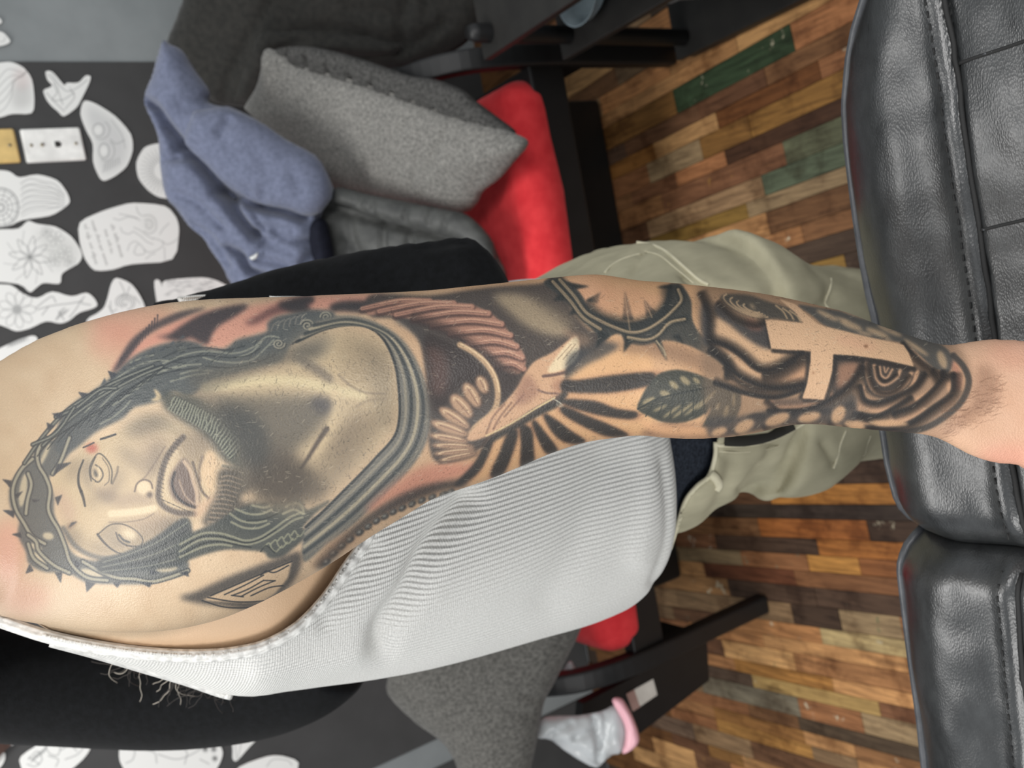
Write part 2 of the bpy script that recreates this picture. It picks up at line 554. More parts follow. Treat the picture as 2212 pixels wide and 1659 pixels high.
# spiky figure
for q in ([(103, 160), (120, 180), (128, 205), (135, 225)], [(110, 158), (140, 195), (165, 190), (188, 172)], [(100, 200), (118, 220), (138, 240)], [(150, 190), (160, 210), (140, 235)], [(115, 180), (122, 200), (112, 215), (135, 215), (160, 200)]):
    sk(q, 2, .4)
# skull
SK.fill((186, 188, 188), .5, [(190, 228), (240, 255), (272, 300), (268, 350), (226, 375), (212, 345), (208, 300), (190, 260)], 9)
for c in ((212, 280, 12, 14), (224, 325, 11, 16)):
    SK.fill((236, 237, 234), .8, arcpts(c[0], c[1], c[2] * .7, c[3] * .7), 3)
    sk(arcpts(*c), 2, .4)
    sk(arcpts(c[0] + 4, c[1], c[2] + 8, c[3] + 6, -60, 120), 2, .3)
for k in range(7): sk([(222 + k * 6, 372 - k * 3), (226 + k * 5, 352 - k * 2)], 2, .3)
sk([(238, 300), (250, 310), (268, 302)], 2, .3); sk([(240, 258), (262, 290), (270, 320)], 2, .25)
# rays in a round sheet
for k in range(17):
    a = math.radians(95 + k * 11)
    sk([(352 + 26 * math.cos(a), 368 + 26 * math.sin(a)), (352 + 50 * math.cos(a), 368 + 50 * math.sin(a))], 3, .35, w2=1)
sk(arcpts(352, 368, 22, 22, 90, 270), 2, .35)
# dream catcher and locks of hair
for r in (8, 17, 26, 35, 40): sk(arcpts(0, 448, r, r * 1.05), 1.6 if r < 40 else 3, .5)
for k in range(12):
    a = math.radians(k * 30); sk([(5 * math.cos(a), 448 + 5 * math.sin(a)), (40 * math.cos(a + .25), 448 + 40 * math.sin(a + .25))], 1.4, .45)
for k in range(6):
    sk([(44, 396 + k * 13), (64, 386 + k * 13), (92, 392 + k * 11), (118, 398 + k * 10), (138, 420 + k * 5)], 2.2, .33)
    sk([(46, 402 + k * 13), (70, 396 + k * 12), (98, 398 + k * 11), (128, 414 + k * 6)], 1.4, .3)
# mandala with flowers
for k in range(8):
    a = math.radians(k * 45 + 10); c, s_ = math.cos(a), math.sin(a)
    sk([(64, 555), (64 + 20 * c - 8 * s_, 555 + 20 * s_ + 8 * c), (64 + 46 * c, 555 + 46 * s_), (64 + 20 * c + 8 * s_, 555 + 20 * s_ - 8 * c)], 2, .4, closed=True)
    sk([(64 + 30 * c, 555 + 30 * s_), (64 + 58 * math.cos(a + .39), 555 + 58 * math.sin(a + .39))], 1.6, .3)
SK.fill((150, 152, 150), .6, arcpts(64, 555, 5, 5), 3)
for cx, cy, r in ((120, 515, 18), (140, 545, 16), (118, 560, 15), (150, 565, 13), (100, 500, 12)):
    for k in range(6):
        a = math.radians(k * 60 + cx); sk(arcpts(cx + r * .6 * math.cos(a), cy + r * .6 * math.sin(a), r * .45, r * .3, 0, 360, 9, math.degrees(a)), 1.5, .3)
SK.fill((186, 188, 184), .35, [(80, 495), (160, 520), (168, 560), (120, 580), (96, 540)], 10)
# verse with rose: four lines of slanted handwriting running up the sheet
SK.frame(160, 430, 9.217)
wr = random.Random(5)
for (x0, y0, x1, y1, segs) in ((210, 500, 430, 1290, ((0, .12), (.2, .38), (.46, .62), (.68, 1))), (350, 430, 640, 1310, ((0, .25), (.3, .5), (.54, .68), (.74, 1))), (610, 610, 740, 1080, ((0, .3), (.42, .7), (.78, 1))), (740, 500, 940, 1150, ((0, .18), (.28, .56), (.62, 1)))):
    d = np.array([x1 - x0, y1 - y0], float); nrm = np.array([d[1], -d[0]]) / np.hypot(*d)
    for s0, s1 in segs:
        n = max(5, int((s1 - s0) * np.hypot(*d) / 16)); pts = []
        for k in range(n):
            t = s0 + (s1 - s0) * k / (n - 1)
            amp = (24 if k % 2 else -16) * wr.uniform(.5, 1.2) * (2.2 if wr.random() < .16 else 1)
            pts.append(np.array([x0, y0]) + d * t + nrm * amp)
        sk(pts, 1.1, .62, (112, 112, 110), 1.1)
for q in ([(1350, 330), (1500, 320), (1610, 420), (1620, 600), (1500, 690), (1380, 640)], [(1400, 420), (1500, 410), (1560, 500), (1500, 590), (1430, 560), (1420, 480)], [(780, 380), (900, 410), (1050, 350), (1180, 360), (1300, 420)], [(900, 290), (1080, 330), (1250, 380)],
          [(1180, 560), (1300, 620), (1430, 720), (1560, 800)], [(1170, 640), (1320, 740), (1440, 850), (1560, 900)], [(1060, 1020), (1100, 900), (1200, 840), (1300, 900), (1390, 1010), (1380, 1090), (1240, 1110), (1180, 1050)], [(1200, 1040), (1220, 950), (1270, 900)], [(1390, 1010), (1480, 1060), (1650, 1010), (1760, 920), (1720, 830), (1560, 780)],
          [(1760, 840), (1830, 900), (1960, 860), (2060, 780)], [(1700, 700), (1760, 600), (1880, 480)], [(920, 560), (960, 650), (1080, 690), (1150, 650)], [(1420, 1190), (1520, 1110), (1600, 1080)], [(1790, 960), (1800, 1200)], [(1230, 150), (1260, 260), (1320, 320)]):
    sk(q, 2.2, .28)
SK.fill((190, 192, 188), .35, [(1400, 360), (1560, 380), (1600, 560), (1500, 640), (1400, 560)], 7)
SK.frame()
# daisy, branches
SK.fill((120, 122, 122), .6, arcpts(36, 668, 8, 8), 3)
for k in range(9):
    a = math.radians(k * 40); sk(arcpts(36 + 24 * math.cos(a), 668 + 24 * math.sin(a), 17, 9, 0, 360, 10, k * 40), 1.8, .35)
for q in ([(76, 665), (95, 650), (112, 640), (120, 652)], [(80, 668), (110, 660), (150, 655), (178, 650)], [(90, 680), (104, 662)], [(120, 690), (132, 670), (140, 665)], [(150, 685), (165, 665), (172, 652), (182, 640)], [(175, 655), (195, 658)], [(126, 672), (138, 690)]):
    sk(q, 2, .5)
for k in range(5): sk([(122 + k * 4, 690 - k * 3), (132 + k * 4, 672 - k)], 1.4, .5)
# rose under the arm
for r in (6, 11, 16, 21): sk(arcpts(270, 652, r, r * .8, r * 7, r * 7 + 290), 2, .45)
for q in ([(258, 608), (268, 630), (262, 640)], [(280, 618), (272, 640)], [(238, 650), (240, 672), (252, 668)], [(234, 660), (244, 680)], [(290, 640), (302, 655)]): sk(q, 1.8, .45)
# scratchy texture sheet
for k in range(60):
    x, y = wr.uniform(352, 460), wr.uniform(604, 646)
    sk([(x, y), (x + wr.uniform(6, 18), y + wr.uniform(-6, 6))], 1.5, .3)
for k in range(8): sk([(15 + k * 5, 750 - k * 2), (22 + k * 5, 740 - k * 2), (24 + k * 5, 748 - k * 2)], 1.6, .55)
sk([(0, 90), (8, 88), (10, 80)], 2, .3)
# sheets by the sofa end
for q in ([(60, 1640), (80, 1622), (90, 1640), (75, 1655), (58, 1650)], [(95, 1610), (108, 1628), (124, 1630), (128, 1612), (112, 1600), (96, 1604)], [(104, 1632), (125, 1640), (120, 1655)], [(130, 1620), (150, 1610), (165, 1622)], [(62, 1635), (84, 1650)], [(140, 1640), (165, 1630), (180, 1615)]): sk(q, 2.4, .4)
for k in range(8): sk([(66 + k * 4, 1646 - k * 3), (74 + k * 4, 1632 - k * 3)], 1.8, .5)
for q in ([(275, 1610), (290, 1620), (286, 1640), (272, 1648)], [(290, 1618), (330, 1625), (336, 1648)], [(340, 1630), (380, 1640), (420, 1625), (440, 1610)], [(300, 1606), (360, 1612), (400, 1622), (396, 1650)], [(430, 1640), (450, 1650)]): sk(q, 2.6, .35)
for c in ((442, 1618), (461, 1618), (463, 1638)):
    SK.fill((60, 60, 60), .85, arcpts(c[0], c[1], 4, 4), 1); sk(arcpts(c[0], c[1], 6.5, 6.5), 1.4, .5)
for q in ([(508, 1610), (510, 1640)], [(520, 1606), (514, 1636)], [(575, 1655), (590, 1640), (620, 1642), (630, 1652)]): sk(q, 1.8, .4)
im_sk = SK.image('pencil_sketches')
M_paper, t_, b_ = nt('sketch_paper')
ti = node(t_, 'ShaderNodeTexImage'); ti.image = im_sk
t_.links.new(ti.outputs[0], b_.inputs['Base Color']); b_.inputs['Roughness'].default_value = 0.85; b_.inputs['Specular IOR Level'].default_value = 0.15
PAPERS = [
 ('paper_stencil', 'rounded white paper cutout with swirling pencil head above the spiky cutout', [(-45, 140), (0, 135), (25, 133), (52, 145), (70, 170), (75, 215), (72, 247), (25, 245), (0, 255), (-45, 250)], False),
 ('paper_stencil', 'small spiky white paper cutout with forked points on black wall', [(97, 153), (113, 153), (140, 187), (143, 178), (170, 180), (185, 162), (197, 164), (193, 180), (178, 210), (167, 232), (137, 254), (125, 240), (112, 230), (100, 215), (93, 197), (96, 193), (112, 187), (112, 182), (102, 173)], False),
 ('paper_stencil', 'curved white paper cutout with pencil skull beside the white wall plate', [(180, 215), (205, 222), (250, 250), (285, 290), (288, 325), (275, 360), (250, 380), (225, 392), (215, 385), (200, 350), (202, 310), (185, 280), (172, 245)], False),
 ('paper_stencil', 'round white paper with radiating pencil strokes half behind the blue hoodie', [(372, 308), (335, 310), (310, 318), (293, 350), (298, 385), (320, 412), (345, 428), (390, 430), (400, 370)], False),
 ('paper_stencil', 'white paper cutout with dream catcher web and wavy locks', [(-60, 372), (0, 367), (22, 370), (40, 385), (80, 375), (125, 388), (145, 415), (153, 437), (135, 452), (110, 467), (45, 475), (20, 490), (-60, 496)], False),
 ('paper_stencil', 'white paper cutout with star mandala and pencil flowers', [(-50, 500), (0, 495), (42, 495), (60, 475), (80, 484), (120, 488), (155, 510), (175, 540), (178, 555), (170, 570), (132, 590), (132, 610), (125, 614), (93, 610), (78, 622), (65, 634), (45, 612), (-50, 606)], False),
 ('paper_stencil', 'large white paper with four handwritten lines and a rose', [(168, 479), (220, 456), (252, 446), (285, 437), (360, 443), (382, 470), (388, 495), (380, 565), (280, 570), (245, 583), (203, 586), (183, 560), (172, 525)], False),
 ('paper_stencil', 'white paper cutout with a daisy and leafy branches just above the shoulder', [(-40, 612), (0, 614), (25, 615), (50, 635), (80, 646), (112, 627), (155, 642), (188, 630), (205, 645), (212, 660), (200, 667), (170, 675), (150, 693), (130, 700), (100, 692), (65, 710), (35, 717), (10, 705), (-40, 690)], False),
 ('paper_stencil', 'pointed white paper with a pencil rose rising behind the upper arm', [(250, 598), (285, 612), (310, 650), (330, 720), (180, 730), (187, 688), (210, 677), (225, 665), (232, 645), (240, 612)], False),
 ('paper_stencil', 'white paper strip with scratchy shading beside the hoodie hem', [(332, 604), (345, 604), (351, 622), (350, 605), (440, 598), (470, 606), (500, 622), (480, 680), (350, 700), (338, 650)], False),
 ('paper_stencil', 'narrow white paper tip with scribbles at the shoulder top', [(-40, 770), (0, 752), (40, 733), (70, 724), (82, 728), (78, 760), (20, 800), (-40, 800)], False),
 ('paper_stencil', 'small pointed white paper on the grey painted wall', [(-40, 66), (0, 67), (10, 72), (25, 90), (10, 98), (-40, 106)], False),
 ('paper_stencil', 'tiny white paper corner highest on the grey wall', [(-40, 30), (0, 38), (5, 48), (0, 52), (-40, 58)], False),
 ('paper_stencil', 'white paper cutout with flowers and fern below the black sleeve', [(53, 1588), (130, 1570), (200, 1590), (195, 1620), (180, 1640), (155, 1662), (110, 1690), (60, 1690), (38, 1640), (60, 1622), (78, 1612), (74, 1606), (56, 1600)], False),
 ('paper_stencil', 'long rounded white paper with three dark dots below the black sleeve', [(258, 1610), (300, 1580), (430, 1580), (470, 1600), (483, 1625), (475, 1650), (455, 1680), (280, 1680), (257, 1645)], False),
 ('paper_stencil', 'narrow pointed white paper between sleeve and sofa pillow', [(500, 1597), (520, 1580), (575, 1578), (540, 1612), (510, 1647), (502, 1640), (503, 1620)], False),
 ('paper_stencil', 'white paper with an arched top at the frame edge by the gray pillow', [(490, 1690), (515, 1655), (580, 1632), (610, 1632), (650, 1645), (630, 1690)], False),
 ('paper_stencil', 'white paper corner left of the brown wooden frame', [(-40, 1640), (0, 1628), (12, 1625), (11, 1642), (0, 1660), (-40, 1680)], False),
 ('paper_stencil', 'sliver of white paper behind the brown wooden frame', [(0, 1605), (34, 1592), (36, 1600), (30, 1610), (14, 1613), (0, 1622)], False),
]
for i, (nm, lab, pts, sm) in enumerate(PAPERS):
    Q = np.array(pts, float)
    dense = []
    for k in range(len(Q)):
        for s_ in np.linspace(0, 1, 4)[:-1]: dense.append(Q[k] + (Q[(k + 1) % len(Q)] - Q[k]) * s_)
    Q = np.array(dense)
    Q = Q * 0.5 + 0.25 * (np.roll(Q, 1, 0) + np.roll(Q, -1, 0))
    yy = WALL_Y - 0.0025 - 0.0006 * (i % 3)
    fr = [atY(x, y, yy) for x, y in Q]; bk = [p + np.array([0, 0.0012, 0]) for p in fr]
    n = len(Q)
    V = fr + bk
    F = [list(range(n)), list(range(n, 2 * n))[::-1]] + [[k, (k + 1) % n, n + (k + 1) % n, n + k] for k in range(n)]
    o = mobj(nm, V, F, M_paper, smooth=False); fix_normals(o)
    set_uv(o, SK.uv(np.vstack([Q, Q])))
    tag(o, lab, 'paper', 'tattoo stencils pinned on the wall')

# ------------------------------------------------------------------ wall plates
M_wplate = plain('white_plastic', (236, 236, 232), 0.35)
M_tan = plain('ivory_plastic', (214, 184, 120), 0.4)
M_metal = plain('dull_metal', (150, 140, 118), 0.35, metal=0.8)
M_hole = plain('dark_hole', (40, 38, 36), 0.7)
def disc(name, c, r, th, mat, parent, n=14, dirv=(0, -1, 0)):
    c = np.array(c, float); d = np.array(dirv, float)
    return tube(name, [c, c + d * th], [r, r * 0.9], mat, parent, n, up=(0.3, 0, 1))
def wall_plate(name, label, c, mat, conn):
    t = empty(name, c); tag(t, label, 'wall plate')
    bm = bmesh.new(); bmesh.ops.create_cube(bm, size=1)
    for v in bm.verts:
        s = 0.93 if v.co.y < 0 else 1.0
        v.co = Vector((v.co.x * 0.070 * s, v.co.y * 0.008, v.co.z * 0.1145 * (0.955 if s < 1 else 1)))
    bmesh.ops.bevel(bm, geom=list(bm.edges), offset=0.002, segments=2, affect='EDGES')
    me = bpy.data.meshes.new('plate'); bm.to_mesh(me); bm.free(); me.materials.append(mat)
    o = bpy.data.objects.new('plate', me); COL.objects.link(o); o.parent = t
    c = np.array(c, float)
    for dz in (-0.042, 0.042): disc('screw', c + [0, -0.004, dz], 0.0032, 0.0015, M_metal, t)
    if conn:
        disc('cable_socket', c + [0, -0.004, 0.022], 0.0035, 0.004, M_metal, t)
        box('phone_socket', c + [-0.006, -0.0055, -0.012], c + [0.006, -0.0035, -0.002], M_hole, t, bev=0.001)
        box('socket_key', c + [-0.0025, -0.0055, -0.014], c + [0.0025, -0.0035, -0.011], M_hole, t, bev=0.0005)
    return t
pc = (atY(40, 282, WALL_Y) + atY(188, 345, WALL_Y)) / 2; pc[1] = WALL_Y - 0.004
wall_plate('wall_plate', 'white plastic cable and phone wall plate with two screws', pc, M_wplate, True)
pt = atY(28, 312, WALL_Y); 
wall_plate('wall_plate', 'ivory plastic wall plate above the white one', (pc[0] + 0.002, pc[1], pc[2] + 0.123), M_tan, False)
M_brown = fabric('dark_brown_wood', (58, 40, 34), (74, 52, 44), 12, 0.5, 0.1, 5, stretch=(1, 1, 8))
# corner of a brown frame, cut by the picture edge
A = atY(36, 1588, WALL_Y); 
fr_o = empty('picture_frame', (A[0] - 0.0, WALL_Y - 0.004, A[2] + 0.1)); tag(fr_o, 'dark brown wooden frame corner behind the black sleeve', 'picture frame')
def quad_bar(name, p0, p1, w, parent):
    p0, p1 = np.array(p0), np.array(p1); d = (p1 - p0) / np.linalg.norm(p1 - p0); s = np.array([d[2], 0, -d[0]]) * w
    V = [p0, p1, p1 + s, p0 + s]; V = V + [v + np.array([0, -0.018, 0]) for v in V]
    o = mobj(name, V, [(0, 1, 2, 3), (7, 6, 5, 4), (0, 4, 5, 1), (1, 5, 6, 2), (2, 6, 7, 3), (3, 7, 4, 0)], M_brown, smooth=False)
    fix_normals(o); adopt(o, parent); return o
a0, a1 = atY(38, 1588, WALL_Y - 0.002), atY(-110, 1735, WALL_Y - 0.002)
pv = (a1 - a0) / np.linalg.norm(a1 - a0); pe = np.array([-pv[2], 0, pv[0]])
if pe[2] < 0: pe = -pe
sg_ = 1 if np.dot(np.array([pv[2], 0, -pv[0]]), pe) > 0 else -1
quad_bar('frame_bar', a0, a1, 0.045 * sg_, fr_o)
quad_bar('frame_bar', a0 + pe * 0.046, a0 + pe * 0.30 , -0.045 if np.dot(np.array([pe[2], 0, -pe[0]]), pv) < 0 else 0.045, fr_o)
quad_bar('frame_bar', a1 + pe * 0.046, a1 + pe * 0.30, 0.045 if np.dot(np.array([pe[2], 0, -pe[0]]), pv) < 0 else -0.045, fr_o)

# ------------------------------------------------------------------ sofa
M_frame = fabric('black_painted_frame', (13, 13, 14), (18, 18, 19), 20, 0.5, 0.05, 3, spec=0.5)
M_red = fabric('red_canvas', (206, 46, 52), (222, 60, 64), 40, 0.85, 0.2, 5, sheen=0.1)
M_label = fabric('care_label', (196, 190, 182), (226, 222, 214), 12, 0.4, 0.0, 3)
SX0, SX1, SY0 = -0.70, 0.47, 1.362
sofa = empty('sofa', ((SX0 + SX1) / 2, 1.7, 0)); tag(sofa, 'low black framed sofa with a red seat cushion against the wall', 'sofa')
cu = box('seat_cushion', (SX0 + 0.03, SY0 - 0.005, 0.315), (SX1 - 0.03, WALL_Y - 0.05, 0.425), M_red, sofa, bev=0.05, seg=6)
sub = cu.modifiers.new('s', 'SUBSURF'); sub.levels = 1; sub.render_levels = 2
tx = bpy.data.textures.new('cushion_lumps', 'CLOUDS'); tx.noise_scale = 0.18
dm = cu.modifiers.new('d', 'DISPLACE'); dm.texture = tx; dm.strength = 0.018; dm.mid_level = 0.5; dm.texture_coords = 'GLOBAL'
box('front_rail', (SX0, SY0 + 0.0, 0.285), (SX1, SY0 + 0.03, 0.365), M_frame, sofa, bev=0.004)
box('seat_deck', (SX0, SY0 + 0.03, 0.275), (SX1, WALL_Y - 0.03, 0.31), M_frame, sofa, bev=0.003)
box('back_rail', (SX0, WALL_Y - 0.05, 0.3), (SX1, WALL_Y - 0.02, 0.5), M_frame, sofa, bev=0.004)
for X, sg in ((SX1, 1), (SX0, -1)):
    prof = spline([(SY0 - 0.002, 0.0), (SY0, 0.15), (SY0 + 0.002, 0.30), (SY0 + 0.015, 0.42), (SY0 + 0.05, 0.50), (SY0 + 0.12, 0.55), (SY0 + 0.25, 0.575), (SY0 + 0.42, 0.575), (SY0 + 0.62, 0.565)], 5)
    V, F = [], []
    T = np.gradient(prof, axis=0); T /= np.linalg.norm(T, axis=1)[:, None]
    N = np.stack([-T[:, 1], T[:, 0]], 1)
    wd = 0.04
    x0, x1 = (X - 0.015, X + 0.025) if sg > 0 else (X - 0.015, X + 0.025)
    for i, (p, nn) in enumerate(zip(prof, N)):
        th = 0.016
        for xx, s in ((x0, 1), (x1, 1), (x1, -1), (x0, -1)):
            V.append((xx, p[0] + nn[0] * th * s, p[1] + nn[1] * th * s))
    for i in range(len(prof) - 1):
        for k in range(4): F.append((i * 4 + k, i * 4 + (k + 1) % 4, i * 4 + 4 + (k + 1) % 4, i * 4 + 4 + k))
    F += [(0, 1, 2, 3), tuple(len(V) - 4 + k for k in range(4))]
    o = mobj('armrest', V, F, M_frame, smooth=False); fix_normals(o); adopt(o, sofa)
    bv = o.modifiers.new('b', 'BEVEL'); bv.width = 0.006; bv.segments = 3; bv.limit_method = 'ANGLE'
    box('leg', (x0, WALL_Y - 0.07, 0), (x1, WALL_Y - 0.03, 0.57), M_frame, sofa)
    box('side_rail', (x0 + 0.01, SY0 + 0.02, 0.2), (x1 - 0.01, WALL_Y - 0.07, 0.3), M_frame, sofa)
# tapered board standing outside the left armrest, with a printed label
Yb = SY0 + 0.03
bd = [atY(1527, 1378, Yb), atY(1532, 1470, Yb), atY(1385, 1583, Yb), atY(1250, 1620, Yb), atY(1260, 1520, Yb)]
V = bd + [p + np.array([0, 0.022, 0]) for p in bd]; n = len(bd)
o = mobj('arm_panel', V, [list(range(n)), list(range(n, 2 * n))[::-1]] + [[k, (k + 1) % n, n + (k + 1) % n, n + k] for k in range(n)], M_frame, smooth=False)
fix_normals(o); adopt(o, sofa)
lb = [atY(x, y, Yb - 0.0015) for x, y in ((1353, 1499), (1411, 1467), (1420, 1501), (1367, 1537))]
o2 = mobj('printed_label', lb + [p + np.array([0, 0.001, 0]) for p in lb], [(0, 1, 2, 3), (7, 6, 5, 4), (0, 4, 5, 1), (1, 5, 6, 2), (2, 6, 7, 3), (3, 7, 4, 0)], M_label, o, smooth=False)
fix_normals(o2); o2['label'] = 'pale printed care label'
M_rust = fabric('label_print', (150, 120, 112), (168, 138, 130), 12, 0.5, 0.0, 3)
l2 = [atY(x, y, Yb - 0.003) for x, y in ((1353, 1499), (1370, 1490), (1383, 1527), (1367, 1537))]
o3 = mobj('label_stripe', l2 + [p + np.array([0, 0.001, 0]) for p in l2], [(0, 1, 2, 3), (7, 6, 5, 4), (0, 4, 5, 1), (1, 5, 6, 2), (2, 6, 7, 3), (3, 7, 4, 0)], M_rust, o, smooth=False)
fix_normals(o3)
# black box set back under the seat, filling the void
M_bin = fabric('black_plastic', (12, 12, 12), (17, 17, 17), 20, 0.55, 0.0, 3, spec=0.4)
box('under_seat_box', (SX0 + 0.03, SY0 + 0.235, 0.004), (SX1 - 0.01, WALL_Y - 0.06, 0.274), M_bin, sofa, bev=0.01, seg=3)
# ------------------------------------------------------------------ things on the sofa
M_pill = fabric('grey_melange', (98, 97, 94), (144, 142, 137), 240, 0.95, 0.4, 6, stretch=(1, 1, 0.6), ramp=(0.38, 0.62), sheen=0.15)
M_pill2 = fabric('shaded_grey_melange', (70, 69, 66), (104, 102, 98), 240, 0.95, 0.4, 6, stretch=(1, 1, 0.6), ramp=(0.38, 0.62), sheen=0.1)  # same melange as the other pillow, shade of that end in the colour
def seam_tube(name, pts, plane_o, plane_n, r, mat, parent, lift=0.0):
    n = np.array(plane_n, float); n /= np.linalg.norm(n)
    tube(name, [atP(x, y, plane_o, n) + n * lift for x, y in spline(pts, 5)], r, mat, parent, 6)
# pillow leaning at the right, seen on its face with a gathered dark edge
def plane3(a, b, c):
    n = np.cross(b - a, c - a); n /= np.linalg.norm(n)
    if np.dot(n, EYEP - a) < 0: n = -n
    return a, n
po, pn = plane3(atZ(1137, 300, 0.475), atZ(1000, 460, 0.50), atY(575, 106, 1.70))
pil = empty('throw_pillow', po); tag(pil, 'gray melange pillow leaning under the black coat on the sofa', 'pillow', 'gray throw pillows')
cushion('pillow_body', [(575, 106), (600, 112), (650, 140), (760, 172), (860, 205), (960, 240), (1040, 262), (1090, 280), (1137, 300), (1138, 318), (1110, 350), (1080, 385), (1045, 412), (1030, 440), (1000, 460), (930, 445), (840, 425), (740, 408), (715, 385), (680, 340), (600, 290), (545, 240), (533, 228), (560, 180), (572, 140)],
        po, pn, M_pill, h=0.007, T=0.05, R=0.10, tb=0.02, nz=(0.006, 9), parent=pil, seed=1.3,
        creases=[([(990, 235), (975, 300), (950, 350)], .007, .006), ([(940, 320), (925, 360), (918, 385)], .005, .005), ([(1000, 250), (990, 290)], .006, .004), ([(830, 210), (825, 245)], .005, .004), ([(700, 160), (696, 190)], .005, .004), ([(630, 130), (632, 160)], .004, .004), ([(905, 225), (895, 270)], .005, .004), ([(1040, 280), (1035, 320)], .004, .004), ([(760, 180), (756, 205)], .004, .003), ([(1035, 395), (1060, 360)], .004, .005)])
po2 = po - pn * 0.006
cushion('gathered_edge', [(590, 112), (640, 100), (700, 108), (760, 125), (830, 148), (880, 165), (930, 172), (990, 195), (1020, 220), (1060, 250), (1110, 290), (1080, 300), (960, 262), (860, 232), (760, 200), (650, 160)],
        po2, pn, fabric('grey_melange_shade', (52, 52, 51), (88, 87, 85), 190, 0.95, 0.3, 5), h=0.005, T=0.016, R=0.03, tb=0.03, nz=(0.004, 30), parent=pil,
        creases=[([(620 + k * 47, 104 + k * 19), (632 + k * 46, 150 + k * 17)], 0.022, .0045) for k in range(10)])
seam_tube('seam', [(578, 108), (650, 142), (760, 172), (860, 205), (960, 240), (1040, 264), (1134, 302)], po, pn, 0.0018, M_pill, pil, 0.004)
# pillow at the left end, tilted over the armrest
qn = np.array([0.15, -0.75, 0.64]); qn /= np.linalg.norm(qn)
qo = atY(1020, 1540, 1.42)
pil2 = empty('throw_pillow', qo); tag(pil2, 'gray pillow with shade in its tone at the bag end of the sofa', 'pillow', 'gray throw pillows')
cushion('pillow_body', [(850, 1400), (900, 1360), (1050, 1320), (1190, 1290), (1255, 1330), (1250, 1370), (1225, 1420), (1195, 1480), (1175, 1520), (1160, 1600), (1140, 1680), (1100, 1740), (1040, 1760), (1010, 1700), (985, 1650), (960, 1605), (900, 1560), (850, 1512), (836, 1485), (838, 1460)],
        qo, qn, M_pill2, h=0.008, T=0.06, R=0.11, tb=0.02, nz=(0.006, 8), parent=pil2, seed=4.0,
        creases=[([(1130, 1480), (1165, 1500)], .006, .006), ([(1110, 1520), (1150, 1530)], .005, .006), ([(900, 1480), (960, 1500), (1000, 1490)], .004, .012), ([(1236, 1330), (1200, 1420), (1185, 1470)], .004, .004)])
# red seam cushion shows between; dark quilted jacket beneath the pillow
M_puff = fabric('charcoal_nylon', (62, 63, 62), (84, 85, 83), 30, 0.55, 0.25, 5, spec=0.35)
jn = np.array([-0.1, -0.62, 0.78]); jn /= np.linalg.norm(jn)
jo = atY(880, 480, 1.52)
pj = empty('quilted_jacket', jo); tag(pj, 'charcoal quilted jacket lying folded under the gray pillow', 'jacket')
cushion('jacket_body', [(690, 420), (760, 440), (860, 470), (980, 492), (1020, 490), (1060, 520), (1080, 560), (1095, 600), (1080, 680), (900, 700), (740, 680), (715, 600), (700, 540), (682, 470)],
        jo, jn, M_puff, h=0.006, T=0.035, R=0.06, tb=0.012, nz=(0.006, 14), parent=pj, seed=2.2,
        creases=[([(840, 480), (846, 540)], .012, .006), ([(895, 500), (900, 540)], .012, .006), ([(770, 470), (790, 560)], .008, .008), ([(715, 445), (830, 478), (960, 510), (1040, 540)], .01, .006), ([(720, 510), (780, 530), (820, 560)], .006, .008)])
cushion('jacket_collar', [(722, 410), (740, 405), (800, 420), (880, 436), (960, 452), (1005, 462), (1040, 490), (1066, 525), (1070, 560), (1030, 540), (970, 512), (900, 496), (820, 474), (760, 450), (724, 436)],
        jo + jn * 0.03, jn, M_puff, h=0.005, T=0.026, R=0.03, tb=0.02, nz=(0.004, 20), parent=pj, seed=7.0,
        creases=[([(792, 420), (786, 440)], .008, .003), ([(820, 428), (815, 452)], .01, .0035), ([(890, 440), (884, 475)], .01, .0035), ([(940, 452), (936, 480)], .008, .0035), ([(975, 462), (965, 500)], .008, .0035)])
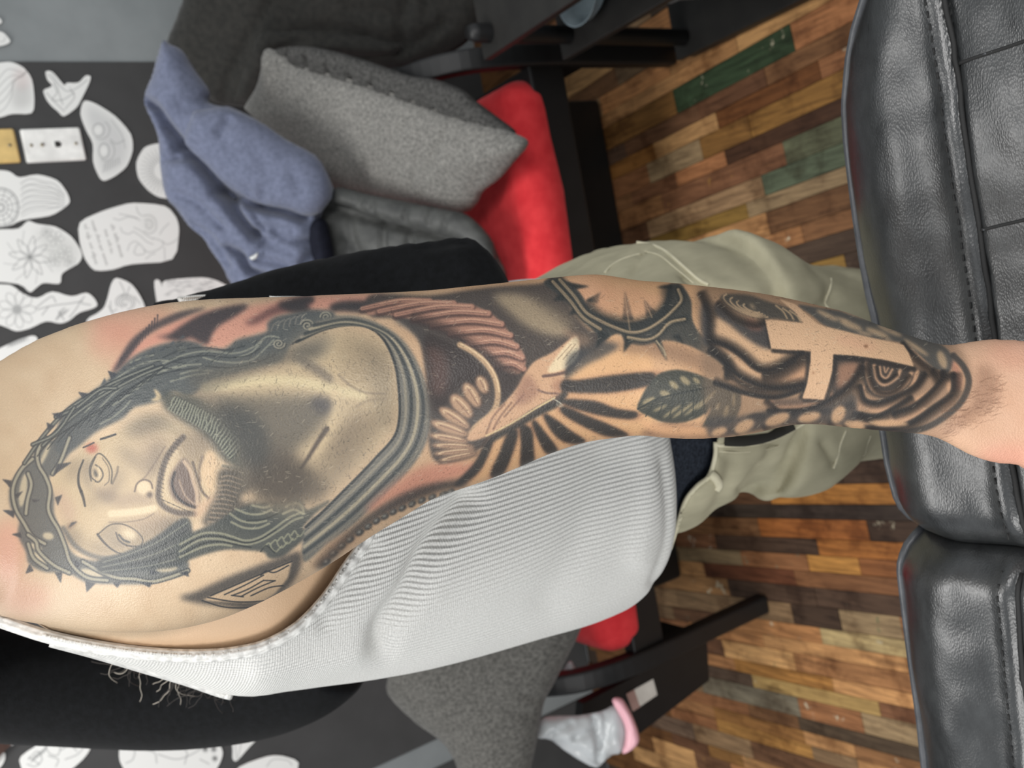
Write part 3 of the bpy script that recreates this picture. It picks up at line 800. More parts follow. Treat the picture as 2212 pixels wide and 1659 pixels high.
# blue hoodie thrown over
M_hood = fabric('slate_blue_fleece', (96, 102, 122), (112, 118, 140), 120, 0.95, 0.3, 5, sheen=0.25)
M_navy = fabric('navy_lining', (20, 22, 32), (28, 30, 42), 60, 0.9, 0.2, 4)
hn = np.array([-0.10, -0.86, 0.50]); hn /= np.linalg.norm(hn)
ho = atY(520, 380, 1.66)
hd = empty('hoodie', ho); tag(hd, 'slate blue hoodie thrown over the sofa end and pillows', 'hoodie')
cushion('hoodie_body', [(354, 88), (368, 96), (395, 110), (420, 150), (452, 195), (450, 218), (462, 226), (480, 230), (500, 232), (560, 262), (610, 300), (655, 325), (682, 335), (700, 365), (716, 395), (722, 420), (700, 450), (690, 490), (690, 540), (700, 600), (640, 640), (540, 640), (500, 612), (480, 575), (455, 540), (440, 515), (410, 490), (385, 455), (360, 425), (348, 360), (344, 300), (330, 262), (311, 222), (318, 195), (330, 165), (340, 130)],
        ho, hn, M_hood, h=0.005, T=0.045, R=0.055, tb=0.04, nz=(0.012, 11), parent=hd, seed=5.5,
        creases=[([(318, 220), (350, 240), (372, 275), (400, 308)], .045, .009), ([(400, 320), (430, 345), (470, 390), (500, 430), (530, 475), (560, 510)], .05, .009), ([(480, 415), (520, 430), (560, 446), (610, 455), (660, 470)], .04, .009), ([(365, 345), (420, 345)], .012, .007), ([(572, 410), (568, 440)], .016, .006),
                 ([(500, 270), (480, 290)], .010, .010), ([(520, 300), (600, 330), (680, 380)], .005, .02), ([(620, 520), (580, 520), (560, 500)], .012, .006), ([(500, 535), (530, 552), (545, 580), (580, 595)], .035, .007), ([(590, 530), (640, 545)], .008, .006), ([(450, 470), (500, 500), (530, 540)], .008, .014), ([(410, 240), (470, 260)], .006, .012), ([(560, 500), (600, 490), (640, 500)], .012, .007), ([(450, 350), (520, 420), (600, 440)], .006, .02), ([(680, 545), (660, 570)], .016, .006), ([(390, 420), (440, 440), (490, 490)], .012, .008), ([(430, 490), (470, 520), (500, 570)], .014, .007), ([(600, 500), (640, 520), (680, 520)], .018, .006), ([(560, 560), (620, 570), (660, 600)], .014, .007), ([(345, 260), (380, 300), (390, 340)], .012, .008), ([(560, 470), (580, 500), (575, 530)], .016, .005)])
cushion('hood_fold', [(420, 240), (440, 236), (470, 232), (500, 236), (560, 262), (620, 302), (680, 335), (705, 370), (718, 405), (714, 430), (690, 460), (660, 466), (620, 452), (560, 440), (520, 420), (480, 392), (450, 360), (418, 330), (402, 312), (400, 290), (410, 262)],
        ho + hn * 0.035, hn, M_hood, h=0.006, T=0.038, R=0.05, tb=0.02, nz=(0.008, 10), parent=hd, seed=9.1,
        creases=[([(500, 268), (484, 292)], .014, .008), ([(574, 412), (568, 442)], .014, .006), ([(540, 408), (556, 440)], .010, .006), ([(430, 318), (500, 312)], .006, .012), ([(640, 380), (660, 420)], .005, .012), ([(560, 330), (600, 400)], .004, .014)])
cushion('hood_lining', [(690, 470), (705, 480), (716, 520), (722, 560), (715, 600), (690, 600), (672, 540), (668, 490)], ho + hn * 0.02, hn, M_navy, h=0.005, T=0.03, R=0.03, tb=0.02, nz=(0.003, 20), parent=hd)
cushion('zip_pull', [(538, 556), (552, 548), (558, 544), (556, 556), (546, 562)], ho + hn * 0.055, hn, plain('pale_metal', (205, 206, 204), 0.3, metal=0.4), h=0.002, T=0.004, R=0.008, tb=0.004, parent=hd)
# black coat over the corner
M_coat = fabric('black_twill', (42, 42, 40), (54, 53, 50), 80, 0.85, 0.25, 5, sheen=0.15)
cn = np.array([-0.45, -0.72, 0.52]); cn /= np.linalg.norm(cn)
co = atY(640, 40, 1.80)
ct = empty('coat', co); tag(ct, 'black coat draped over the sofa corner behind the gray pillow', 'coat')
cushion('coat_body', [(420, -70), (395, 0), (378, 45), (362, 88), (372, 120), (400, 150), (430, 190), (470, 222), (500, 228), (540, 228), (560, 200), (580, 150), (600, 130), (680, 150), (800, 150), (880, 140), (960, 120), (1010, 90), (1040, 50), (1060, -20), (1050, -90), (800, -140), (560, -140)],
        co, cn, M_coat, h=0.010, T=0.05, R=0.05, tb=0.05, nz=(0.008, 6), parent=ct, seed=3.3,
        creases=[([(592, 0), (560, 52), (540, 90), (510, 150), (492, 205)], .010, .007), ([(600, 100), (660, 70), (740, 62), (800, 72)], .014, .010), ([(640, 92), (760, 92), (880, 85)], .012, .014), ([(880, 0), (868, 40), (872, 80)], .016, .010), ([(760, 10), (850, 22)], .008, .012), ([(860, 110), (920, 70), (960, 40)], .016, .010), ([(920, 0), (925, 25)], .012, .008), ([(650, 60), (720, 50)], .006, .012)])
cushion('coat_sleeve', [(560, 60), (600, 52), (700, 60), (800, 75), (870, 90), (860, 115), (800, 125), (700, 118), (640, 122), (600, 128), (580, 165), (560, 215), (535, 222), (500, 215), (510, 170), (535, 110)],
        co + cn * 0.02, cn, M_coat, h=0.008, T=0.045, R=0.05, tb=0.02, nz=(0.006, 8), parent=ct, seed=6.1, creases=[([(600, 110), (650, 84), (720, 78)], .010, .009), ([(560, 120), (545, 180)], .006, .01)])
# clear plastic bag with a pink band
mt, t, b = nt('clear_plastic_bag')
b.inputs['Base Color'].default_value = srgb((206, 210, 212)); b.inputs['Roughness'].default_value = 0.22; b.inputs['Alpha'].default_value = 0.6; b.inputs['Specular IOR Level'].default_value = 0.8
M_bag = mt
mt, t, b = nt('pink_printed_plastic')
b.inputs['Base Color'].default_value = srgb((232, 176, 186)); b.inputs['Roughness'].default_value = 0.3; b.inputs['Alpha'].default_value = 0.93
M_pink = mt
bn = np.array([0.15, -0.9, 0.4]); bn /= np.linalg.norm(bn)
bo = atY(1270, 1540, SY0 - 0.03)
bg = empty('plastic_bag', bo); tag(bg, 'clear plastic bag with a pink band hanging on the sofa arm', 'bag')
cushion('bag_front', [(1172, 1552), (1200, 1546), (1250, 1545), (1300, 1536), (1330, 1524), (1350, 1560), (1352, 1600), (1340, 1626), (1320, 1632), (1300, 1650), (1288, 1658), (1262, 1648), (1220, 1622), (1188, 1598), (1160, 1594), (1162, 1575)],
        bo, bn, M_bag, h=0.004, T=0.022, R=0.03, tb=0.02, nz=(0.006, 26), parent=bg, creases=[([(1280, 1545), (1288, 1600), (1290, 1640)], .012, .006), ([(1305, 1540), (1300, 1590), (1292, 1610)], .008, .005), ([(1190, 1580), (1230, 1560)], .007, .006), ([(1210, 1600), (1250, 1620), (1280, 1640)], .006, .006), ([(1240, 1590), (1280, 1570)], .008, .007)])
cushion('pink_band', [(1322, 1514), (1342, 1508), (1358, 1530), (1372, 1560), (1380, 1585), (1378, 1606), (1362, 1622), (1344, 1628), (1350, 1600), (1348, 1565)], bo + bn * 0.020, bn, M_pink, h=0.004, T=0.016, R=0.02, tb=0.015, nz=(0.003, 30), parent=bg)
bo2 = bo + np.array([0, 0.10, 0])
cushion('bag_back', [(1187, 1492), (1215, 1450), (1232, 1427), (1246, 1445), (1262, 1448), (1285, 1442), (1310, 1456), (1318, 1464), (1300, 1476), (1260, 1488), (1210, 1498)], bo2, bn, M_bag, h=0.004, T=0.015, R=0.02, tb=0.012, nz=(0.005, 30), parent=bg,
        creases=[([(1255, 1445), (1262, 1480)], .008, .005), ([(1215, 1455), (1235, 1475)], .006, .006)])

# ------------------------------------------------------------------ black shelf cart at the right
M_shelf = fabric('black_laminate', (30, 29, 28), (38, 37, 35), 18, 0.5, 0.04, 4, spec=0.4)
cx, cy = 0.445, 1.30
ce = empty('shelf_cart', (cx + 0.2, cy - 0.25, 0)); tag(ce, 'black three tier shelf cart in front of the sofa end', 'shelf')
for z, nm in ((0.505, 'shelf'), (0.335, 'shelf'), (0.05, 'shelf')):
    box(nm, (cx, cy - 0.55, z - 0.016), (cx + 0.40, cy, z), M_shelf, ce, bev=0.002)
box('plinth', (cx + 0.006, cy - 0.55, 0.0), (cx + 0.39, cy - 0.004, 0.034), M_shelf, ce, bev=0.004)
for px_, py_ in ((cx + 0.035, cy - 0.03), (cx + 0.37, cy - 0.03), (cx + 0.37, cy - 0.52)):
    tube('post', [(px_, py_, 0.0), (px_, py_, 0.53), (px_, py_, 0.545)], [0.016, 0.016, 0.012], M_frame, ce, 14)
# bowl on the middle shelf
M_blue = plain('pale_blue_plastic', (150, 166, 174), 0.35)
bl = atZ(1284, -14, 0.336)
cb = np.array([bl[0], bl[1], 0.336])
prof = [(0.028, 0.0005), (0.032, 0.004), (0.045, 0.02), (0.052, 0.04), (0.0545, 0.0405), (0.050, 0.038), (0.043, 0.021), (0.028, 0.006), (0.001, 0.005)]
V, F = [], []
for r_, z_ in prof:
    for k in range(28): V.append((cb[0] + r_ * math.cos(2 * math.pi * k / 28), cb[1] + r_ * math.sin(2 * math.pi * k / 28), cb[2] + z_))
for i in range(len(prof) - 1):
    for k in range(28): F.append((i * 28 + k, i * 28 + (k + 1) % 28, i * 28 + 28 + (k + 1) % 28, i * 28 + 28 + k))
F.append(list(range(28))[::-1])
o = mobj('bowl', V, F, M_blue); fix_normals(o); tag(o, 'pale blue plastic bowl on the black shelf', 'bowl')
# grey bin on the lowest shelf, with crumpled tissue
M_gbin = fabric('grey_felt', (84, 84, 84), (104, 104, 103), 60, 0.85, 0.2, 4)
gb = empty('storage_bin', (cx + 0.16, cy - 0.34, 0.05)); tag(gb, 'gray rounded storage bin on the lowest black shelf', 'bin')
bx0, bx1, by0, by1, zt = cx + 0.035, cx + 0.33, cy - 0.46, cy - 0.155, 0.235
def rrect(x0, x1, y0, y1, r, n=6):
    out = []
    for (ox, oy, a0) in ((x1 - r, y1 - r, 0), (x0 + r, y1 - r, 90), (x0 + r, y0 + r, 180), (x1 - r, y0 + r, 270)):
        for k in range(n + 1):
            a = math.radians(a0 + 90 * k / n); out.append((ox + r * math.cos(a), oy + r * math.sin(a)))
    return out
V, F = [], []
lev = [(0.052, -0.02), (0.06, -0.012), (zt - 0.008, 0), (zt, 0.001), (zt, -0.005), (zt - 0.01, -0.006), (0.07, -0.018)]
for z, e in lev: V += [(x, y, z) for x, y in rrect(bx0 - e, bx1 + e, by0 - e, by1 + e, 0.045)]
n = len(V) // len(lev)
for i in range(len(lev) - 1):
    for k in range(n): F.append((i * n + k, i * n + (k + 1) % n, i * n + n + (k + 1) % n, i * n + n + k))
F += [list(range(n))[::-1], [(len(lev) - 1) * n + k for k in range(n)]]
o = mobj('bin_body', V, F, M_gbin); fix_normals(o); adopt(o, gb)
rim = [(x, y, zt) for x, y in rrect(bx0, bx1, by0, by1, 0.045)]
V, F = [], []
rp = np.array(rim + rim[:2]); Vt, Ft = tube_geo(rp, 0.005, 8, cap=False)
o = mobj('rim', Vt, Ft, M_gbin); fix_normals(o); adopt(o, gb)
M_tissue = fabric('beige_tissue', (186, 170, 150), (214, 200, 182), 40, 0.9, 0.3, 5)
tp = atZ(1453, 22, 0.17)
bm = bmesh.new(); bmesh.ops.create_icosphere(bm, subdivisions=4, radius=0.036)
for v in bm.verts:
    k = 1 + 0.25 * mnoise.noise(v.co * 40) + 0.12 * mnoise.noise(v.co * 90)
    v.co = Vector((v.co.x * k, v.co.y * k * 0.8, v.co.z * k)) + Vector((max(tp[0], bx0 + 0.055), min(tp[1], by1 - 0.06), 0.155))
me = bpy.data.meshes.new('crumpled_tissue'); bm.to_mesh(me); bm.free(); me.materials.append(M_tissue)
for p in me.polygons: p.use_smooth = True
o = bpy.data.objects.new('crumpled_tissue', me); COL.objects.link(o); tag(o, 'crumpled beige tissue inside the gray bin', 'tissue')

# ------------------------------------------------------------------ padded leather table
def leather_material():
    mt, t, b = nt('black_leather')
    geo = node(t, 'ShaderNodeNewGeometry')
    n1 = node(t, 'ShaderNodeTexNoise', Scale=38.0, Detail=9, Roughness=0.72)
    n2 = node(t, 'ShaderNodeTexNoise', Scale=420.0, Detail=3, Roughness=0.6)
    v = node(t, 'ShaderNodeTexVoronoi', Scale=520.0)
    mp = node(t, 'ShaderNodeMapping'); mp.inputs['Scale'].default_value = (1.0, 1.9, 1.0); mp.inputs['Rotation'].default_value = (0, 0, 0.5)
    t.links.new(geo.outputs['Position'], mp.inputs[0])
    for nd in (n1, n2, v): t.links.new(mp.outputs[0], nd.inputs['Vector'])
    cr = node(t, 'ShaderNodeValToRGB')
    cr.color_ramp.elements[0].position, cr.color_ramp.elements[1].position = 0.3, 0.72
    cr.color_ramp.elements[0].color = srgb((28, 29, 30)); cr.color_ramp.elements[1].color = srgb((52, 54, 55))
    t.links.new(n1.outputs['Fac'], cr.inputs[0]); t.links.new(cr.outputs[0], b.inputs['Base Color'])
    mr = node(t, 'ShaderNodeMapRange'); mr.inputs[3].default_value = 0.22; mr.inputs[4].default_value = 0.42
    t.links.new(n1.outputs['Fac'], mr.inputs[0]); t.links.new(mr.outputs[0], b.inputs['Roughness'])
    b.inputs['Specular IOR Level'].default_value = 0.6
    b.inputs['Coat Weight'].default_value = 0.35; b.inputs['Coat Roughness'].default_value = 0.3
    ad = node(t, 'ShaderNodeMath', operation='ADD'); t.links.new(n2.outputs['Fac'], ad.inputs[0]); t.links.new(v.outputs['Distance'], ad.inputs[1])
    bp = node(t, 'ShaderNodeBump', Strength=0.2, Distance=0.0008); t.links.new(ad.outputs[0], bp.inputs['Height'])
    t.links.new(bp.outputs[0], b.inputs['Normal'])
    return mt
M_leather = leather_material()
M_pipe = fabric('leather_piping', (66, 68, 72), (86, 88, 92), 60, 0.4, 0.1, 3, spec=0.5)
M_thread = plain('dark_thread', (30, 30, 30), 0.8)
M_chrome = plain('brushed_steel', (150, 152, 154), 0.3, metal=0.9)
BZ = 0.850
tab = empty('treatment_table', (0.1, 0.1, 0)); tag(tab, 'black leather padded tattoo table with two cushions under the hand', 'treatment table')
def pad(name, far, xl, xr, ynear, seam, gap_round, seed):
    """far: list of (X,Y) along the far edge from left to right; heights fall to the piping, crease along the seam"""
    far = np.array(far)
    fx = lambda X: np.interp(X, far[:, 0], far[:, 1])
    nx, ny = 120, 230
    V, F = [], []
    xs = np.linspace(xl, xr, nx)
    # s from far edge (0) to near edge (1), denser near the far edge
    ss = np.linspace(0, 1, ny) ** 1.35
    for X in xs:
        yf = fx(X)
        for s in ss:
            Y = yf + (ynear - yf) * s
            d = min(yf - Y, Y - ynear + 0.0); dx = min(X - xl, xr - X)
            e = 0.045
            h = BZ - 0.028 * (1 - min(d / e, 1)) ** 2.2 - gap_round * (1 - min(dx / 0.03, 1)) ** 2.4
            ds = seam(X) - Y
            h -= 0.0035 * math.exp(-(ds / 0.0022) ** 2)
            h += 0.0025 * math.exp(-((ds + 0.008) / 0.006) ** 2)
            h += 0.004 * math.exp(-((yf - Y - 0.05) / 0.02) ** 2)
            h += 0.003 * mnoise.noise(Vector((X * 9 + seed, Y * 14, seed))) + 0.0012 * mnoise.noise(Vector((X * 40 + seed, Y * 50, seed)))
            V.append((X, Y, h))
    top = len(V)
    for i in range(nx - 1):
        for j in range(ny - 1): F.append((i * ny + j, i * ny + j + 1, (i + 1) * ny + j + 1, (i + 1) * ny + j))
    ring = [i * ny for i in range(nx)] + [(nx - 1) * ny + j for j in range(1, ny)] + [i * ny + ny - 1 for i in range(nx - 2, -1, -1)] + [j for j in range(ny - 2, 0, -1)]
    n = len(ring)
    for k in ring: V.append((V[k][0], V[k][1], BZ - 0.085))
    for k in range(n): F.append((ring[k], ring[(k + 1) % n], top + (k + 1) % n, top + k))
    F.append([top + k for k in range(n)][::-1])
    o = mobj(name, V, F, M_leather); fix_normals(o); adopt(o, tab)
    def zt(X, Y):
        i = int(np.clip(np.searchsorted(xs, X), 1, nx - 1)); yf = fx(X); s = np.clip((Y - yf) / (ynear - yf), 0, 1)
        j = int(np.clip(np.searchsorted(ss, s), 1, ny - 1)); return V[i * ny + j][2]
    def sub(c):
        c.parent = o; return c
    path = [(X, fx(X) + 0.001, BZ - 0.029 - gap_round * (1 - min(min(X - xl, xr - X) / 0.03, 1)) ** 2.4) for X in np.linspace(xl, xr, 70)]
    sub(tube('piping', path, 0.0036, M_pipe, None, 8))
    sub(tube('long_seam', [(X, seam(X), zt(X, seam(X)) + 0.0012) for X in np.linspace(xl + 0.012, xr - 0.012, 60)], 0.0016, M_thread, None, 6))
    # stitches beside the long seam
    V2, F2 = [], []
    for X in np.arange(xl + 0.01, xr - 0.01, 0.0075):
        Y = seam(X) + 0.0105; z = zt(X, Y) + 0.0002
        a, b_ = tube_geo([(X, Y, z), (X + 0.004, seam(X + 0.004) + 0.0105, z)], 0.0006, 5); strips(V2, F2, a, b_)
    st = mobj('stitching', V2, F2, M_thread); sub(st); st['kind'] = 'stuff'
    return o, zt, sub
P_ = lambda x, y, z=BZ - 0.025: atZ(x, y, z)[:2]
farR = [P_(1962, 1152)] + [P_(*q) for q in ((1950, 1130), (1935, 1080), (1915, 1000), (1900, 900), (1890, 700), (1875, 640), (1860, 560), (1848, 480), (1835, 380), (1826, 300), (1822, 230), (1830, 130), (1843, 60), (1862, 0))]
farR += [farR[-1] + np.array([0.08, -0.045]), farR[-1] + np.array([0.2, -0.14])]
seamR = np.array([P_(*q, BZ) for q in ((2206, 1125), (2185, 1000), (2160, 850), (2145, 730), (2135, 650), (2112, 480), (2085, 280), (2065, 140), (2040, 0))] )
sR = lambda X: float(np.interp(X, seamR[:, 0], seamR[:, 1]))
gapX = 0.5 * (P_(1962, 1153)[0] + P_(2212, 1175)[0])
padR, ztR, subR = pad('cushion_pad', farR, gapX + 0.001, farR[-1][0], -0.12, sR, 0.02, 1.0)
farL = [P_(*q) for q in ((1995, 1659), (1985, 1560), (1965, 1420), (1950, 1300), (1942, 1230), (1948, 1180), (1962, 1155))]
farL = [farL[0] + np.array([-0.25, 0.01])] + farL
seamL = np.array([P_(*q, BZ) for q in ((2225, 1659), (2212, 1500), (2204, 1400), (2196, 1290), (2192, 1190))])
sL = lambda X: float(np.interp(X, seamL[:, 0], seamL[:, 1]))
padL, ztL, subL = pad('cushion_pad', farL, farL[0][0], gapX - 0.001, -0.12, sL, 0.02, 5.0)
for pts in (((2068, 138), (2140, 114), (2212, 90), (2330, 50)), ((2115, 498), (2160, 487), (2212, 475), (2330, 446))):
    W = [P_(x, y, BZ) for x, y in spline(pts, 6)]
    subR(tube('cross_seam', [(x, y, ztR(x, y) + 0.0004) for x, y in W], 0.0011, M_thread, None, 6))
    V2, F2 = [], []
    for k in range(len(W) - 1):
        p = np.array([*(np.array(W[k]) + np.array([0.0, -0.003])), 0]); q_ = np.array([*(np.array(W[k + 1]) + np.array([0.0, -0.003])), 0])
        p[2] = ztR(p[0], p[1]) + 0.0006; q_[2] = p[2]
        a, b_ = tube_geo([p, p + (q_ - p) * 0.6], 0.0008, 5); strips(V2, F2, a, b_)
    st = mobj('stitching', V2, F2, M_pipe); subR(st); st['kind'] = 'stuff'
box('table_deck', (-0.5, -0.10, BZ - 0.115), (0.42, 0.30, BZ - 0.088), M_frame, tab, bev=0.004)
for X in (-0.40, 0.30):
    for Y in (-0.06, 0.24):
        tube('leg', [(X, Y, 0.0), (X, Y, BZ - 0.11)], 0.018, M_chrome, tab, 12)
for X in (-0.40, 0.30):
    tube('stretcher', [(X, -0.06, 0.14), (X, 0.24, 0.14)], 0.012, M_chrome, tab, 10)

# ------------------------------------------------------------------ the man: body
YC = 0.735
def xz_curve(pts, Y=YC):
    W = np.array([atY(x, y, Y) for x, y in spline(pts, 4)])
    i = np.argsort(W[:, 2]); return W[i][:, 2], W[i][:, 0]
zl, xl_ = xz_curve([(60, 1378), (200, 1412), (350, 1455), (500, 1503), (600, 1497), (700, 1482), (900, 1450), (1100, 1400), (1250, 1358), (1340, 1322), (1440, 1290)], YC - 0.05)
zr, xr_ = xz_curve([(150, 860), (250, 790), (330, 720), (400, 664), (470, 641), (560, 640), (700, 636), (850, 628), (930, 621), (1000, 620), (1080, 612), (1150, 600), (1240, 588), (1330, 580)], YC - 0.03)
def torso_ring(z, off=0.0, n=120, expo=2.3):
    a0, a1 = float(np.interp(z, zl, xl_)), float(np.interp(z, zr, xr_))
    b = float(np.interp(z, [0.80, 0.90, 1.0, 1.15, 1.25, 1.32, 1.37, 1.41, 1.44], [0.165, 0.172, 0.172, 0.178, 0.182, 0.178, 0.15, 0.10, 0.07]))
    if z > 1.36:
        k = (z - 1.36) / 0.08
        c = (a0 + a1) / 2; a0, a1 = c + (a0 - c) * (1 - 0.55 * k), c + (a1 - c) * (1 - 0.45 * k)
    cx_, ax_ = (a0 + a1) / 2, (a1 - a0) / 2
    t = np.linspace(0, 2 * np.pi, n, endpoint=False)
    C, S = np.cos(t), np.sin(t)
    X = cx_ + (ax_ + off) * np.sign(C) * np.abs(C) ** (2 / expo)
    Y = YC + (b + off) * np.sign(S) * np.abs(S) ** (2 / expo)
    return np.stack([X, Y, np.full(n, z)], 1)
def loft_geo(rings, cap=True):
    V, F = [], []
    n = len(rings[0])
    for r in rings: V += [p for p in r]
    for i in range(len(rings) - 1):
        for k in range(n): F.append((i * n + k, i * n + (k + 1) % n, i * n + n + (k + 1) % n, i * n + n + k))
    if cap: F += [list(range(n))[::-1], [(len(rings) - 1) * n + k for k in range(n)]]
    return V, F
# left arm: contour in the side view, depth along the arm
ARM = np.array([  # x, upper contour, lower contour, distance, flatness
 (-260, 930, 1250, .690, .60), (-150, 868, 1290, .640, .58), (-60, 812, 1318, .600, .56), (0, 778, 1332, .575, .55), (50, 747, 1344, .553, .54), (100, 723, 1352, .535, .54), (170, 698, 1362, .517, .55), (250, 675, 1368, .503, .57), (330, 658, 1366, .494, .60), (400, 649, 1358, .489, .64), (480, 644, 1338, .485, .69), (560, 642, 1304, .481, .75), (640, 640, 1262, .478, .80), (720, 636, 1215, .475, .84), (800, 633, 1160, .472, .88),
 (870, 630, 1118, .470, .90), (936, 626, 1076, .469, .91), (1011, 618, 1052, .468, .92), (1071, 612, 1031, .468, .93), (1125, 606, 1008, .468, .93), (1186, 600, 981, .468, .94), (1246, 594, 960, .469, .95), (1290, 591, 951, .470, .96), (1330, 597, 946, .470, .95), (1380, 606, 940, .471, .94), (1440, 609, 947, .472, .93), (1500, 615, 949, .473, .92), (1580, 624, 945, .476, .91), (1640, 632, 935, .479, .90), (1700, 643, 919, .482, .90), (1760, 657, 916, .485, .88), (1830, 673, 924, .489, .86), (1900, 702, 931, .494, .82), (1960, 722, 936, .499, .78), (2010, 738, 941, .503, .74), (2044, 746, 955, .506, .66), (2085, 738, 980, .509, .54), (2130, 731, 998, .511, .46), (2175, 731, 1005, .512, .42), (2230, 736, 1004, .512, .40), (2300, 742, 1000, .510, .38), (2380, 752, 992, .508, .36), (2430, 772, 975, .507, .34)], float)
AX = np.linspace(-260, 2430, 300)
_tab = [np.interp(AX, ARM[:, 0], ARM[:, k]) for k in range(5)]
def sm1(a, k=5):
    p = np.pad(a, k, mode='edge'); return np.convolve(p, np.ones(2 * k + 1) / (2 * k + 1), 'valid')
YT, YB, ZCN, FLAT = (sm1(_tab[1], 2), sm1(_tab[2], 2), sm1(_tab[3], 8), sm1(_tab[4], 8))
arm_rings = []
for x, yt, yb, zc, fl in zip(AX, YT, YB, ZCN, FLAT):
    yc, hy = (yt + yb) / 2, (yb - yt) / 2
    rz = hy * zc / FPX * fl
    r_ = []
    for k in range(72):
        th = 2 * math.pi * k / 72
        s, c = math.sin(th), math.cos(th)
        r_.append(atC(x, yc + hy * s, zc - rz * c * (1.0 if c > 0 else 0.9)))
    arm_rings.append(r_)
V, F = loft_geo(arm_rings)
BV, BF = list(V), [tuple(f_) for f_ in F]
tv, tf = loft_geo([torso_ring(z, -0.006 - 0.014 * float(np.clip((1.24 - z) / 0.06, 0, 1)), 72) for z in np.linspace(0.925, 1.44, 54)]); strips(BV, BF, tv, tf)
# fingers on the leather (beyond the picture edge)
def hp(x, y, z): return atZ(x, y, z)
for (a, b, c, d, r0) in (((2400, 775, .885), (2560, 742, .886), (2640, 730, .878), (2730, 722, .867), .0085), ((2410, 830, .888), (2600, 810, .889), (2700, 805, .880), (2800, 800, .867), .0092), ((2410, 890, .888), (2600, 885, .889), (2700, 885, .880), (2790, 885, .867), .0092), ((2395, 950, .886), (2560, 962, .887), (2650, 968, .878), (2730, 972, .867), .0088)):
    tv, tf = tube_geo(spline([hp(*a), hp(*b), hp(*c), hp(*d)], 5), np.linspace(r0 * 1.12, r0 * 0.8, 16), 12); strips(BV, BF, tv, tf)
tv, tf = tube_geo(spline([hp(2230, 955, .885), hp(2320, 1010, .880), hp(2420, 1050, .872), hp(2520, 1075, .866)], 5), np.linspace(.016, .0085, 16), 12); strips(BV, BF, tv, tf)
# neck, head, far arm
neck = [np.array([[-0.045 + x0 + 0.06 * k1 * math.cos(t) , YC + 0.058 * k1 * math.sin(t), z] for t in np.linspace(0, 2 * math.pi, 40, endpoint=False)]) for z, x0, k1 in ((1.36, 0.02, 1.6), (1.42, 0.015, 1.25), (1.46, 0.0, 1.06), (1.50, -0.008, 1.0), (1.56, -0.012, 1.0))]
tv, tf = loft_geo(neck); strips(BV, BF, tv, tf)
head = []
for z, xc, ax_, by in ((1.505, -0.10, .035, .035), (1.52, -0.095, .055, .050), (1.55, -0.075, .085, .062), (1.59, -0.062, .096, .070), (1.63, -0.055, .102, .076), (1.67, -0.050, .104, .078), (1.71, -0.045, .098, .074), (1.74, -0.042, .080, .060), (1.757, -0.04, .05, .04), (1.762, -0.04, .02, .018)):
    head.append(np.array([[xc + ax_ * math.cos(t), YC + by * math.sin(t), z] for t in np.linspace(0, 2 * math.pi, 40, endpoint=False)]))
tv, tf = loft_geo(head); strips(BV, BF, tv, tf)
for pth, rr in (([(-0.150, YC, 1.655), (-0.166, YC, 1.63), (-0.176, YC, 1.612), (-0.158, YC, 1.60)], [.007, .009, .012, .008]), ([(-0.157, YC - 0.022, 1.577), (-0.165, YC, 1.577), (-0.157, YC + 0.022, 1.577)], [.004, .007, .004]), ([(-0.154, YC - 0.022, 1.565), (-0.162, YC, 1.563), (-0.154, YC + 0.022, 1.565)], [.004, .007, .004]),
                ([(-0.04, YC - 0.078, 1.655), (-0.035, YC - 0.084, 1.63), (-0.045, YC - 0.078, 1.60)], [.010, .014, .008]), ([(-0.04, YC + 0.078, 1.655), (-0.035, YC + 0.084, 1.63), (-0.045, YC + 0.078, 1.60)], [.010, .014, .008]), ([(-0.148, YC - 0.05, 1.662), (-0.158, YC - 0.02, 1.666), (-0.158, YC + 0.02, 1.666), (-0.148, YC + 0.05, 1.662)], [.006, .008, .008, .006])):
    tv, tf = tube_geo(spline(pth, 4), np.interp(np.linspace(0, 1, 4 * (len(pth) - 1) + 1), np.linspace(0, 1, len(rr)), rr), 12); strips(BV, BF, tv, tf)
far_path = spline([(0.02, 0.86, 1.375)] + [atC(x_, y_, z_) for x_, y_, z_ in ((-150, 1430, .92), (0, 1474, .94), (200, 1488, .95), (400, 1490, .955), (600, 1455, .945))] + [(-0.19, 0.93, 1.06), (-0.185, 0.945, 0.96), (-0.17, 0.955, 0.86)], 6)
tv, tf = tube_geo(far_path, np.interp(np.linspace(0, 1, len(far_path)), [0, .2, .5, .6, .8, 1], [.045, .046, .044, .042, .040, .029]), 24); strips(BV, BF, tv, tf)
for k in range(4):
    yy = 0.930 + k * 0.017
    tv, tf = tube_geo(spline([(-0.17, 0.955, 0.87), (-0.168, yy, 0.81), (-0.158, yy, 0.765 + 0.004 * abs(k - 1.4)), (-0.145, yy, 0.735 + 0.006 * abs(k - 1.4))], 4), np.linspace(.014, .0078, 13), 10); strips(BV, BF, tv, tf)
tv, tf = tube_geo(spline([(-0.18, 0.945, 0.86), (-0.205, 0.935, 0.825), (-0.205, 0.93, 0.79)], 4), np.linspace(.014, .009, 9), 10); strips(BV, BF, tv, tf)

